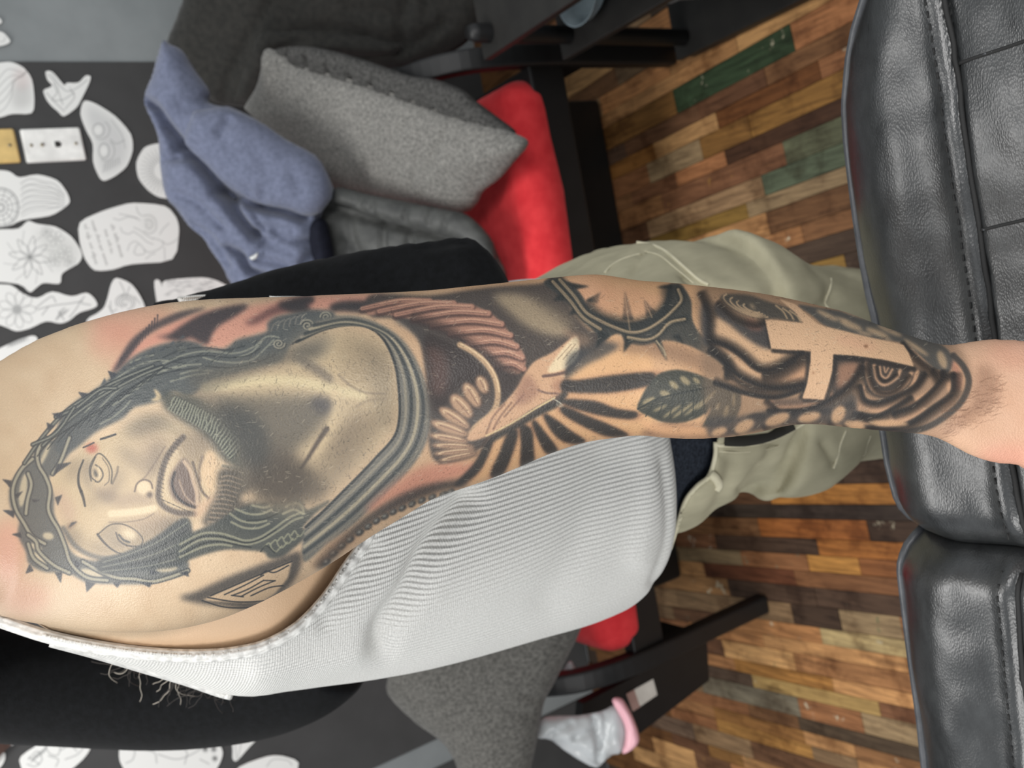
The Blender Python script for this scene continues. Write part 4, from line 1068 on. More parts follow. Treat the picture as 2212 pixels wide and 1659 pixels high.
def remesh(name, V, F, vox, it, fac=0.5, mat=None, keep=None):
    o = mobj(name + '_src', V, F)
    fix_normals(o)
    md = o.modifiers.new('r', 'REMESH'); md.mode = 'VOXEL'; md.voxel_size = vox; md.use_smooth_shade = True
    if it:
        ms = o.modifiers.new('s', 'SMOOTH'); ms.factor = fac; ms.iterations = it
    dg = bpy.context.evaluated_depsgraph_get()
    me = bpy.data.meshes.new_from_object(o.evaluated_get(dg))
    me.name = name
    bpy.data.objects.remove(o)
    me.materials.clear()
    if mat: me.materials.append(mat)
    no = bpy.data.objects.new(name, me); COL.objects.link(no)
    return no
person = remesh('person', BV, BF, 0.0024, 10, 0.5)
tag(person, 'man in a white ribbed tank top with a tattooed left arm resting on black leather', 'person')
me = person.data
N = len(me.vertices)
co_ = np.empty(N * 3, np.float32); me.vertices.foreach_get('co', co_); co_ = co_.reshape(-1, 3).astype(float)
pq, pz = to_px(co_)
zc_arm = np.interp(pq[:, 0], AX, ZCN); rz_arm = np.interp(pq[:, 0], AX, (YB - YT) / 2 * ZCN / FPX * FLAT)
ink = np.clip((zc_arm + rz_arm * 1.0 + 0.012 - pz) / 0.012, 0, 1)
ink[(pq[:, 0] < -255) | (pq[:, 0] > 2440)] = 0
# chest skin between arm and strap keeps its drawing too
at = me.attributes.new('ink', 'FLOAT', 'POINT'); at.data.foreach_set('value', ink.astype(np.float32))

# ------------------------------------------------------------------ skin and the tattoo sleeve, drawn on a sheet laid along the arm
D = Sheet(-280, 540, 2740, 900, (218, 186, 152))
xs_ = np.arange(D.w) + D.x0
for c, vals in enumerate(((214, 213, 212, 212, 212, 214, 220, 226), (187, 185, 178, 169, 167, 170, 178, 183), (154, 152, 144, 130, 126, 132, 147, 154))):
    D.a[..., c] = np.interp(xs_, [0, 500, 800, 1100, 1400, 1800, 2040, 2212], vals)[None, :]
lowf = rng.random((D.h // 30 + 3, D.w // 30 + 3, 1)).astype(np.float32) - 0.5
iy, ix = np.mgrid[0:D.h, 0:D.w] / 30.0
y0_, x0_ = iy.astype(int), ix.astype(int); fy, fx_ = (iy - y0_)[..., None], (ix - x0_)[..., None]
lf = (lowf[y0_, x0_] * (1 - fx_) + lowf[y0_, x0_ + 1] * fx_) * (1 - fy) + (lowf[y0_ + 1, x0_] * (1 - fx_) + lowf[y0_ + 1, x0_ + 1] * fx_) * fy
D.a += lf * np.array([6, 9, 10], np.float32)
K, K2, BL, WARM = (56, 60, 64), (86, 90, 92), (102, 110, 114), (110, 92, 82)
LT, LS = (160, 160, 144), (208, 182, 146)
S = D.stroke
BLK = [1.0]
def Fi(col, al, pts, blur=2.0, sm=True, grain=0.0): D.fill(col, al, pts, blur * (BLK[0] if blur > 3 else 1.0), sm, grain)
def shade(col, w, al, pts, side=1, soft=None, n=5):
    """an ink edge that fades out to one side (side=+1: to the right of the path direction)"""
    P = spline(np.array(pts, float), 6) if len(pts) > 2 else np.array(pts, float)
    T_ = np.gradient(P, axis=0); T_ /= np.linalg.norm(T_, axis=1)[:, None] + 1e-9
    Nn = np.stack([-T_[:, 1], T_[:, 0]], 1) * side
    W_ = w * D.fr[2]
    for i in range(n):
        S(col, w * 0.5, al * (1 - i / n) * 0.62, P + Nn * W_ * (i / n), w * 0.22 + 1, sm=False)
def tri(a, b, c, col=(84, 88, 96), al=.9): Fi(col, al, [a, b, c], 1.0, sm=False)
def ell(cx, cy, rx, ry, rot=0, n=14): return arcpts(cx, cy, rx, ry, 0, 360 - 360 / n, n, rot)
def vine(pts, w=8, light=(184, 176, 152), dark=(84, 88, 92)):
    S(dark, w + 4, .85, pts, 1.8); S(light, w - 1.5, .85, pts, 2.0)
# redness of the skin
D.frame()
for (x, y, rx, ry, al) in ((15, 1190, 40, 70, .5), (50, 1290, 60, 40, .35), (300, 700, 110, 40, .45), (250, 740, 60, 40, .4), (560, 1380, 80, 20, .3), (2180, 990, 70, 30, .5), (2190, 760, 60, 40, .2), (1270, 640, 60, 40, .2)):
    Fi((228, 150, 130), al, ell(x, y, rx, ry), 18)
# --- flames at the back of the shoulder
D.frame(200, 620, 3.687)
Fi((222, 154, 134), .8, [(150, 640), (300, 480), (480, 370), (700, 250), (880, 190), (1100, 160), (1300, 140), (1700, 70), (2300, 60), (2300, 170), (1900, 190), (1650, 190), (1450, 240), (1390, 350), (1270, 390), (1150, 420), (1050, 490), (900, 480), (700, 430), (500, 470), (330, 550), (200, 680)], 7)
Fi((94, 88, 92), .85, [(150, 690), (200, 590), (300, 430), (420, 330), (560, 250), (720, 190), (900, 165), (780, 215), (640, 275), (500, 340), (400, 410), (320, 510), (240, 620)], 4, grain=.3)
for k in range(14): S((90, 84, 90), 4, .6, [(230 + k * 22, 560 - k * 26), (200 + k * 24, 640 - k * 26)], 1.6, w2=1)
Fi((76, 74, 80), .9, [(510, 390), (600, 380), (720, 300), (850, 225), (1000, 175), (1150, 145), (1240, 145), (1130, 230), (1010, 300), (950, 370), (915, 450), (860, 440), (780, 400), (700, 425), (600, 410)], 5, grain=.3)
Fi((116, 80, 82), .75, [(1210, 290), (1330, 215), (1450, 150), (1600, 100), (1740, 80), (1720, 150), (1560, 190), (1420, 230), (1300, 290)], 6)
Fi((66, 66, 70), .85, [(1480, 130), (1720, 70), (1760, 110), (1700, 140), (1740, 185), (1640, 205), (1560, 190)], 5)
Fi((60, 64, 70), .85, [(1890, 150), (1950, 120), (2060, 110), (2250, 120), (2250, 200), (2000, 190), (1900, 190)], 5)
# --- hair on the crown side
HAIR = [(-120, 900), (0, 830), (120, 740), (170, 690), (330, 550), (500, 470), (700, 425), (830, 440), (900, 482), (1050, 490), (1150, 420), (1270, 390), (1390, 350), (1390, 290), (1450, 240), (1600, 205), (1680, 190), (1760, 180), (1900, 190), (1930, 240), (1880, 300), (1780, 330), (1640, 410), (1570, 480), (1540, 540), (1480, 600), (1300, 640), (1100, 700), (960, 740), (880, 790), (800, 850), (740, 860), (640, 830), (560, 890), (430, 930), (320, 960), (240, 1040), (100, 1110), (0, 1170), (-160, 1300), (-300, 1300), (-260, 1050)]
Fi((102, 109, 111), .95, HAIR, 4, grain=.25)
for pts in ([(-60, 1000), (80, 830), (200, 720), (330, 640), (460, 590), (600, 585)], [(0, 1030), (150, 860), (290, 760), (420, 700), (560, 660), (700, 625), (860, 612)], [(350, 812), (420, 750), (500, 700), (600, 656), (740, 628)], [(560, 606), (650, 566), (760, 530), (880, 510), (1000, 516), (1100, 527), (1200, 512), (1300, 462), (1370, 400), (1430, 390), (1480, 400)], [(880, 560), (1000, 590), (1150, 600), (1280, 570), (1380, 480), (1440, 420)], [(620, 750), (720, 720), (830, 695), (920, 685)], [(700, 690), (800, 665), (950, 665)], [(160, 940), (280, 860), (340, 800), (400, 760)], [(60, 1090), (180, 1020), (260, 950), (300, 900)], [(-40, 960), (60, 870), (150, 800), (230, 740)], [(300, 600), (400, 560), (480, 540)], [(1150, 560), (1260, 520), (1340, 440)], [(680, 505), (740, 490)]):
    S(LT, 4.2, .75, pts, 1.5)
for pts in ([(-60, 1040), (120, 850), (260, 740), (400, 660), (560, 620)], [(20, 1060), (180, 880), (320, 790), (450, 720), (640, 670), (840, 640)], [(560, 560), (700, 500), (880, 480), (1060, 500), (1200, 470)], [(640, 590), (780, 556), (920, 545), (1080, 560), (1230, 545), (1330, 490)], [(-20, 1110), (140, 1010), (250, 900)], [(900, 630), (1100, 640), (1300, 600), (1450, 540)]):
    S((70, 76, 80), 3, .6, pts, 1.3)
for k in range(9): tri((60 + k * 78, 790 - k * 52 + (k > 5) * 40), (95 + k * 78, 720 - k * 48 + (k > 5) * 40), (110 + k * 78, 760 - k * 50 + (k > 5) * 40), (104, 110, 114))
# curls
for cx, cy, r, st in ((1480, 450, 48, 0), (1710, 305, 58, 200), (1860, 235, 48, 180)):
    A = np.radians(np.linspace(st, st + 620, 26)); rr = np.linspace(r, 8, 26)
    S((72, 78, 82), 5, .7, np.stack([cx + rr * np.cos(A) + 8, cy + rr * .85 * np.sin(A) + 6], 1), 1.4)
    S((170, 164, 146), 4.2, .85, np.stack([cx + rr * np.cos(A), cy + rr * .85 * np.sin(A)], 1), 1.3)
for k in range(6): S((158, 152, 140), 3.5, .6, [(1420 + k * 48, 350 - k * 14), (1440 + k * 46, 300 - k * 14), (1480 + k * 44, 270 - k * 12)], 1.4)
S((66, 72, 80), 4, .9, [(1590, 450), (1680, 400), (1800, 340), (1950, 300), (2060, 292), (2160, 310), (2230, 340)], 1.4)
hx = random.Random(31)
for k in range(420):
    x, y = hx.uniform(-100, 1500), hx.uniform(430, 1150)
    if inside(np.array([[x, y]]), spline(np.array(HAIR, float), 4, True))[0]:
        a = math.radians(-38 + 26 * math.sin(x / 300)); L = hx.uniform(18, 60)
        S(hx.choice([(70, 76, 80), (78, 84, 86), (140, 142, 132)]), hx.uniform(1.4, 2.6), .5, [(x, y), (x + L * math.cos(a), y + L * math.sin(a))], 1.2)
for k in range(260):
    x, y = hx.uniform(1000, 2350), hx.uniform(400, 1700)
    a = math.radians(hx.uniform(40, 100)); L = hx.uniform(10, 30)
    S((120, 110, 98), 1.4, .25, [(x, y), (x + L * math.cos(a), y + L * math.sin(a))], 1.2)
# --- face
D.frame(100, 820, 4.148)
Fi((203, 180, 146), .93, [(40, 900), (130, 760), (250, 690), (330, 600), (480, 530), (620, 470), (740, 400), (900, 330), (1050, 330), (1150, 380), (1300, 430), (1400, 480), (1480, 560), (1540, 640), (1560, 800), (1550, 950), (1500, 1080), (1400, 1200), (1300, 1300), (1150, 1400), (1000, 1460), (850, 1510), (700, 1570), (560, 1580), (400, 1560), (250, 1470), (160, 1330), (110, 1200), (70, 1050)], 6)
Fi((150, 142, 124), .6, [(650, 460), (860, 320), (1060, 320), (1250, 420), (1150, 470), (1000, 430), (850, 440)], 16)
Fi((176, 154, 132), .6, [(830, 560), (980, 500), (1080, 520), (1030, 700), (900, 860), (860, 760)], 14)
Fi((150, 134, 116), .6, [(1180, 480), (1350, 450), (1500, 560), (1480, 700), (1380, 740), (1330, 830), (1230, 700), (1160, 620)], 14)
Fi((150, 138, 124), .6, [(330, 760), (410, 700), (400, 900), (440, 1000), (600, 1010), (560, 1100), (420, 1000), (345, 940)], 8)
Fi((162, 142, 124), .55, [(440, 960), (560, 960), (640, 880), (660, 760), (620, 980), (660, 1060), (560, 1110), (470, 1060)], 8)
Fi((170, 148, 128), .6, [(640, 1060), (800, 1010), (960, 1060), (980, 1120), (780, 1120), (620, 1150)], 10)
Fi((168, 146, 126), .65, [(560, 1290), (720, 1260), (900, 1230), (980, 1190), (1150, 1280), (1000, 1360), (880, 1380), (780, 1330), (640, 1290)], 10)
Fi((196, 160, 142), .45, [(60, 1000), (150, 1000), (260, 1180), (200, 1300), (120, 1180)], 10)
for cx_, cy_, rx_, ry_, al_, rot_ in ((760, 700, 160, 60, .28, 40), (980, 720, 60, 190, .35, 20), (250, 800, 60, 120, .3, 20), (240, 1420, 70, 120, .35, -30), (500, 1520, 160, 40, .4, 15), (800, 1440, 200, 60, .35, -15), (1100, 1330, 160, 60, .4, -25), (640, 900, 40, 110, .3, 10), (420, 1080, 60, 50, .3, 0), (1450, 500, 120, 60, .5, 30), (1180, 1260, 120, 40, .35, -10), (900, 420, 200, 60, .4, -20)):
    Fi((128, 116, 104), min(1, al_ * 1.5), ell(cx_, cy_, rx_, ry_, rot_), 14)
# upper eye
S((92, 90, 86), 10 / 4, .85, [(400, 905), (384, 810), (415, 720), (470, 660), (540, 715), (585, 810), (580, 925)], 1.6)
S((92, 90, 90), 2.4, .8, [(440, 690), (398, 790), (402, 870), (440, 905)], 1.2)
S((98, 94, 90), 3, .8, [(440, 762), (488, 800), (506, 858), (472, 912), (440, 912)], 1.4)
S((112, 104, 96), 2, .7, [(500, 700), (555, 790), (560, 900), (520, 945)], 1.4)
Fi((84, 86, 88), .8, [(428, 800), (452, 830), (456, 868), (430, 860)], 2)
S((218, 202, 170), 2.4, .7, [(462, 780), (478, 830), (470, 880)], 1.2)
S((118, 108, 100), 4, .6, [(590, 930), (630, 840), (640, 780)], 2)
S((80, 80, 82), 3.2, .9, [(330, 720), (290, 830), (287, 930), (310, 1000)], 1.6, w2=6)
S((84, 82, 82), 6.5, .9, [(310, 1000), (330, 1060), (345, 1130)], 1.8, w2=4)
# nose
S((220, 200, 166), 15, .85, [(580, 1200), (720, 1190), (850, 1175), (960, 1150)], 4)
S((136, 118, 106), 2.2, .6, [(560, 1275), (700, 1275), (860, 1250), (960, 1200)], 2)
Fi((220, 198, 164), .85, ell(870, 965, 62, 60), 3)
S((116, 100, 94), 3.4, .75, [(790, 1000), (812, 930), (870, 895), (930, 915), (950, 970)], 1.8)
Fi((104, 90, 86), .8, ell(925, 1030, 26, 24), 3)
S((140, 120, 108), 3, .6, [(1060, 600), (985, 720), (900, 850), (850, 900)], 2.2)
# moustache, mouth
S((112, 100, 94), 12, .8, [(1225, 515), (1160, 580), (1085, 680), (1040, 800), (1010, 940), (1005, 1060), (1060, 1140), (1180, 1190), (1330, 1200)], 4)
for k in range(22):
    t_k = k / 21; px0 = np.interp(t_k, [0, .4, .7, 1], [1180, 1030, 1010, 1300]); py0 = np.interp(t_k, [0, .4, .7, 1], [540, 820, 1060, 1190])
    S((84, 78, 76), 1.8, .5, [(px0 - 26, py0 - 10), (px0 + 30, py0 + 16)], 1)
S((206, 184, 152), 6, .8, [(1170, 640), (1100, 760), (1070, 900), (1080, 1040)], 3)
Fi((128, 110, 104), .85, [(1215, 710), (1120, 840), (1100, 950), (1145, 1070), (1270, 1140), (1345, 1150), (1375, 1060), (1350, 950), (1310, 830), (1262, 730)], 4)
S((70, 68, 72), 5, .8, [(1150, 830), (1125, 930), (1160, 1030), (1230, 1100), (1330, 1145)], 2.2)
S((206, 180, 152), 8, .85, [(1235, 735), (1285, 810), (1315, 910), (1345, 1010), (1350, 1110)], 2.6)
S((190, 166, 142), 4, .7, [(1190, 900), (1215, 980), (1250, 1050), (1320, 1110)], 2)
S((100, 88, 84), 5, .7, [(1310, 740), (1360, 900), (1395, 1000), (1450, 1060)], 3)
S((112, 98, 92), 6, .6, [(1400, 690), (1370, 800), (1375, 900)], 4)
Fi((214, 184, 148), .95, [(1440, 640), (1510, 660), (1545, 780), (1550, 900), (1520, 990), (1470, 1010), (1420, 940), (1380, 850), (1400, 740)], 4)
Fi((206, 172, 142), .8, [(1340, 1140), (1440, 1060), (1520, 1020), (1480, 1130), (1390, 1220), (1320, 1240)], 5)
# lower eye
Fi((158, 144, 126), .6, [(470, 1390), (560, 1300), (660, 1285), (640, 1400), (720, 1490), (620, 1500), (540, 1450)], 6)
S((96, 90, 88), 2.4, .8, [(460, 1385), (560, 1305), (640, 1290), (720, 1305), (810, 1360), (862, 1430), (845, 1490)], 1.5)
S((92, 88, 90), 3, .8, [(622, 1370), (652, 1440), (725, 1485), (835, 1495)], 1.5)
Fi((216, 198, 166), .8, ell(745, 1385, 62, 44, 30), 4)
S((84, 86, 92), 4, .8, [(650, 1390), (690, 1435), (740, 1455)], 1.8)
S((86, 84, 86), 5, .85, [(458, 1385), (500, 1440), (560, 1500), (630, 1545), (690, 1565)], 1.8, w2=2)
S((150, 134, 118), 4, .5, [(780, 1500), (900, 1480), (950, 1440)], 2.5)
Fi((140, 112, 100), .5, [(180, 1310), (240, 1270), (270, 1280), (210, 1340)], 3)
# red accent, marks
Fi((208, 96, 84), .75, ell(405, 612, 52, 40), 5)
S((70, 70, 74), 3, .9, [(330, 606), (380, 585), (424, 563)], 1.2); S((66, 68, 74), 4, .9, [(486, 532), (550, 512), (618, 488)], 1.4)
# ear hint
Fi((216, 190, 150), .9, [(960, 80), (1010, 110), (1035, 160), (1000, 190), (930, 180), (980, 150)], 2.5)
# beard
Fi((100, 103, 96), .92, [(1050, 110), (1200, 120), (1350, 150), (1500, 230), (1700, 330), (1860, 450), (1980, 560), (2000, 800), (1880, 860), (1700, 790), (1570, 700), (1480, 560), (1390, 470), (1300, 420), (1200, 360), (1100, 290), (1040, 220)], 7, grain=.25)
bw = random.Random(21)
for k in range(26):
    t_k = k / 25
    cx, cy = np.interp(t_k, [0, .3, .6, .8, 1], [1120, 1300, 1480, 1600, 1700]), np.interp(t_k, [0, .3, .6, .8, 1], [210, 300, 400, 520, 640])
    a = math.radians(np.interp(t_k, [0, .5, 1], [118, 105, 135])); L = 62 + 26 * t_k
    dx, dy = math.cos(a), math.sin(a)
    w_ = bw.uniform(-10, 10)
    S((164, 165, 144), 3.4, .8, [(cx - dx * L, cy - dy * L), (cx - dx * L * .3 + w_, cy - dy * L * .3), (cx + dx * L * .3 - w_, cy + dy * L * .3), (cx + dx * L, cy + dy * L)], 1.3)
    S((62, 68, 68), 2, .5, [(cx - dx * L + 18, cy - dy * L), (cx + dx * L + 18, cy + dy * L)], 1.2)
S((150, 142, 124), 6, .8, [(1580, 770), (1700, 790), (1800, 800), (1850, 770), (1850, 720), (1800, 720)], 1.8)
Fi((98, 94, 88), .9, [(1560, 800), (1850, 820), (1930, 900), (1800, 1000), (1740, 1090), (2080, 1080), (2140, 1200), (2074, 1340), (1900, 1390), (1600, 1300), (1400, 1300), (1440, 1190), (1530, 1010)], 7, grain=.25)
for k in range(11):
    S((170, 150, 128), 5, .7, [(1570 - k * 12, 870 + k * 40), (1640 - k * 10, 860 + k * 42), (1760 - k * 16, 900 + k * 38)], 2, w2=2)
# dark side of the temple
S((96, 102, 106), 10, .6, [(150, 1330), (260, 1490), (420, 1580), (600, 1600), (800, 1560)], 5)
# --- crown of thorns
D.frame(0, 950, 4.1475)
Fi((108, 114, 115), .9, [(330, 40), (290, 160), (200, 240), (110, 360), (80, 480), (100, 620), (170, 720), (160, 850), (230, 1000), (260, 1110), (400, 1180), (600, 1190), (720, 1250), (800, 1280), (1050, 1290), (1300, 1290), (1450, 1250), (1650, 1200), (1680, 1090), (1500, 1110), (1300, 1110), (1100, 1090), (900, 1090), (700, 1050), (600, 950), (540, 800), (480, 650), (480, 500), (430, 360), (500, 260), (620, 120), (660, -20)], 3, grain=.3)
for el_ in (ell(205, 450, 34, 150, 8), ell(400, 130, 20, 110, 25), ell(350, 1070, 30, 90, -42), ell(820, 1190, 105, 30, 14), ell(1490, 1150, 100, 32, -5), ell(320, 960, 60, 26, 30), ell(430, 860, 50, 34, 10)): Fi((208, 190, 158), .85, el_, 2)
for pts in ([(400, -20), (335, 110), (345, 225), (405, 330), (445, 450), (430, 600), (455, 690), (520, 800), (580, 950), (620, 1080), (700, 1180), (800, 1240), (960, 1258)], [(290, 170), (200, 250), (132, 370), (112, 480), (140, 620), (210, 740), (285, 860), (400, 930)], [(250, 300), (278, 400), (245, 540), (230, 660)], [(250, 850), (320, 910), (350, 1000), (480, 1120), (620, 1190)], [(250, 930), (300, 1060), (420, 1150)], [(740, 1090), (900, 1180), (1050, 1235), (1200, 1245), (1350, 1268), (1500, 1235), (1680, 1170)], [(900, 1140), (1060, 1150), (1200, 1125), (1400, 1090)], [(620, -20), (540, 190), (470, 300)]):
    vine(pts, 8)
for a_, b_, c_ in (((18, 350), (105, 365), (92, 430)), ((20, 628), (130, 632), (122, 700)), ((102, 845), (180, 828), (192, 880)), ((225, 1198), (262, 1110), (300, 1172)), ((542, 1284), (486, 1182), (556, 1186)), ((774, 1366), (762, 1262), (852, 1285)), ((1050, 1327), (1006, 1278), (1084, 1272)), ((1338, 1322), (1240, 1268), (1362, 1276)), ((642, 200), (510, 215), (470, 320)), ((556, 490), (490, 515), (515, 590)), ((205, 458), (128, 488), (150, 525)), ((355, 540), (280, 530), (300, 560)), ((1432, 1190), (1340, 1160), (1345, 1210)), ((692, 730), (610, 790), (640, 740)), ((1680, 1170), (1600, 1190), (1690, 1225)), ((720, 1110), (650, 1060), (690, 1150))):
    tri(a_, b_, c_)
# crown running up along the temple, and the lock below the cheek
D.frame()
for pts in ([(52, 1000), (90, 945), (140, 890), (200, 850), (262, 818), (330, 790)], [(92, 962), (150, 905), (215, 858), (300, 812), (350, 792)], [(120, 900), (165, 880), (215, 842), (250, 838)], [(70, 960), (120, 935), (160, 880)]):
    vine(pts, 5.5, (160, 160, 146), (70, 76, 80))
for k in range(12):
    S((64, 70, 74), 2.2, .7, [(80 + k * 22, 985 - k * 15), (110 + k * 23, 950 - k * 15), (150 + k * 22, 925 - k * 13)], 1.2)
for a_, b_, c_ in (((112, 893), (128, 905), (138, 890)), ((168, 846), (180, 862), (192, 850)), ((232, 800), (240, 818), (254, 808)), ((100, 912), (104, 930), (118, 920))): tri(a_, b_, c_)
Fi((86, 92, 94), .9, [(405, 1118), (330, 1163), (270, 1192), (210, 1212), (222, 1238), (300, 1232), (405, 1212)], 3, grain=.2)
for k in range(5): S(((150, 150, 134), (60, 66, 68))[k % 2], 3, .7, [(405, 1128 + k * 18), (340, 1170 + k * 12), (280, 1196 + k * 8), (222, 1214 + k * 5)], 1.6)
# --- hair on the lower side, waves
D.frame(400, 820, 3.318)
Fi((92, 97, 94), .93, [(-60, 1150), (60, 1090), (200, 1030), (330, 950), (460, 900), (620, 880), (720, 870), (770, 838), (840, 858), (870, 930), (1010, 870), (1030, 880), (930, 960), (840, 1060), (885, 1080), (850, 1140), (770, 1210), (690, 1268), (600, 1276), (565, 1235), (470, 1222), (300, 1215), (160, 1245), (20, 1290), (-60, 1300)], 3, grain=.2)
for k, pts in enumerate(([(-40, 1180), (110, 1105), (230, 1098), (330, 1122), (430, 1152), (530, 1130), (640, 1062), (740, 990), (830, 950)], [(-40, 1230), (100, 1150), (230, 1140), (340, 1162), (440, 1180), (550, 1150), (660, 1085), (770, 1010), (840, 985)], [(-40, 1270), (120, 1200), (240, 1180), (330, 1190)], [(320, 960), (400, 1010), (500, 1025), (580, 1010)], [(330, 1020), (420, 1060), (520, 1062), (600, 1030)], [(360, 925), (450, 960), (540, 962), (620, 930)], [(720, 910), (770, 880), (830, 900), (850, 960)], [(700, 960), (780, 930), (840, 960)], [(480, 900), (560, 915), (620, 900)])):
    S((168, 164, 138), 5.2, .75, pts, 1.6)
for k in range(5):
    S((160, 158, 132), 4, .8, [(560 + k * 50, 1200 - k * 22), (600 + k * 46, 1170 - k * 22), (620 + k * 46, 1210 - k * 24), (650 + k * 44, 1230 - k * 28), (690 + k * 40, 1190 - k * 26)], 1.3)
for pts in ([(-40, 1205), (110, 1128), (230, 1120), (340, 1145), (440, 1168), (540, 1142), (650, 1075)], [(-20, 1250), (120, 1175), (250, 1160), (380, 1185), (470, 1200)], [(440, 1010), (560, 1000), (660, 960)], [(540, 1230), (580, 1190), (640, 1240)]):
    S((58, 62, 62), 3, .7, pts, 1.2)
# --- neck and chest of the figure
D.frame(200, 620, 3.687)
Fi((196, 176, 142), .8, [(900, 760), (1100, 700), (1350, 640), (1560, 560), (1650, 430), (1900, 320), (2200, 360), (2420, 500), (2450, 1000), (2300, 1300), (2000, 1560), (1700, 1750), (1300, 1700), (1250, 1100), (1000, 900)], 22)
Fi((140, 130, 114), .85, [(780, 850), (1000, 880), (1300, 868), (1600, 866), (1880, 905), (1850, 1010), (1700, 1200), (1500, 1400), (1250, 1560), (1180, 1300), (1200, 1120), (1050, 980)], 14, grain=.3)
Fi((102, 104, 100), .8, [(980, 940), (1150, 950), (1300, 1030), (1330, 1150), (1270, 1250), (1150, 1160), (1050, 1050)], 16, grain=.3)
Fi((122, 108, 96), .75, [(1270, 1330), (1450, 1230), (1600, 1350), (1750, 1560), (1650, 1680), (1400, 1680), (1250, 1560)], 18, grain=.3)
S((216, 198, 158), 22, .85, [(900, 800), (1100, 770), (1400, 740), (1700, 760), (1950, 820), (2150, 860)], 10)
S((214, 190, 152), 20, .8, [(1930, 850), (1920, 1000), (1880, 1150), (1800, 1300)], 9)
S((204, 180, 144), 10, .7, [(1960, 440), (1900, 560), (1940, 700), (2000, 780)], 6)
Fi((132, 122, 112), .7, [(1600, 560), (1700, 570), (1800, 620), (1905, 715), (1890, 765), (1790, 700), (1690, 640)], 6)
Fi((94, 92, 100), .85, [(1760, 888), (1890, 905), (1872, 990), (1800, 1010), (1740, 960)], 8)
S((106, 94, 88), 12, .85, [(1862, 1130), (1800, 1220), (1720, 1350), (1660, 1440)], 4, w2=5)
Fi((160, 142, 120), .6, [(2060, 1000), (2160, 960), (2120, 1120), (2040, 1300), (1940, 1420), (1960, 1250)], 14)
Fi((172, 152, 124), .55, [(1960, 450), (2060, 380), (2200, 480), (2330, 620), (2200, 760), (2080, 760), (1980, 650)], 16)
S((146, 128, 110), 4, .6, [(1960, 700), (2060, 790), (2180, 840), (2330, 850)], 4)
S((150, 132, 112), 4, .5, [(2100, 950), (2200, 900), (2330, 890)], 5)
Fi((130, 126, 116), .6, [(1560, 480), (1700, 410), (1850, 370), (1900, 460), (1780, 560), (1620, 560)], 14)
# --- robe border
D.frame()
Fi((118, 110, 98), .6, [(420, 855), (560, 868), (700, 866), (714, 882), (690, 925), (640, 965), (600, 1005), (560, 1045), (540, 1010), (520, 960), (480, 910)], 16, grain=.3)
Fi((84, 86, 84), .75, [(470, 880), (545, 895), (580, 950), (572, 1010), (530, 1005), (505, 945)], 13, grain=.3)
Fi((98, 90, 82), .7, [(540, 1020), (620, 985), (690, 1030), (700, 1065), (640, 1085), (570, 1085), (545, 1060)], 15, grain=.3)
Fi((112, 108, 100), .55, [(410, 800), (500, 790), (600, 760), (680, 745), (690, 765), (600, 790), (500, 825), (430, 850)], 10, grain=.3)
Fi((140, 124, 106), .5, [(700, 960), (780, 900), (830, 900), (800, 960), (720, 1050), (660, 1090)], 16, grain=.3)
Fi((146, 132, 112), .5, [(770, 740), (840, 760), (856, 860), (852, 930), (810, 900), (800, 810)], 16)
hx2 = random.Random(77)
for k in range(700):
    x, y = hx2.uniform(440, 840), hx2.uniform(770, 1100)
    a = math.radians(hx2.uniform(50, 130)); L = hx2.uniform(4, 12)
    S(hx2.choice([(84, 78, 72), (96, 90, 84), (190, 174, 146)]), 1.2, .3, [(x, y), (x + L * math.cos(a), y + L * math.sin(a))], .9)
inner = [(640, 738), (700, 711), (755, 701), (800, 708), (832, 738), (854, 790), (862, 850), (862, 905), (850, 945), (812, 988), (780, 1022), (740, 1062), (700, 1102), (660, 1138)]
outer = [(655, 1212), (700, 1180), (748, 1145), (790, 1108), (840, 1060), (885, 1012), (918, 960), (932, 900), (926, 850), (905, 790), (870, 735), (820, 700), (760, 682), (690, 690)]
Fi((126, 126, 120), .92, inner + outer, 3, grain=.2)
for off, w, col, al in ((0, 5, (62, 68, 72), .9), (14, 6, (168, 158, 138), .8), (26, 7, (80, 86, 88), .8), (40, 7, (190, 176, 148), .8), (52, 7, (84, 90, 92), .75), (62, 4, (160, 150, 132), .5)):
    m_ = np.array(inner, float); o_ = np.array(outer[::-1], float)
    S(col, w, al, m_ + (o_ - m_) * off / 70.0, 2.2)
Fi((92, 104, 112), .6, [(850, 690), (905, 730), (935, 800), (945, 900), (935, 950), (960, 880), (950, 780), (900, 700)], 6)
Fi((212, 140, 118), .75, [(790, 1100), (850, 1045), (920, 1005), (1000, 1000), (1040, 1010), (960, 1045), (880, 1075), (830, 1105)], 9)
Fi((206, 166, 132), .6, [(700, 1180), (760, 1140), (830, 1085), (860, 1080), (800, 1140), (740, 1190)], 6)
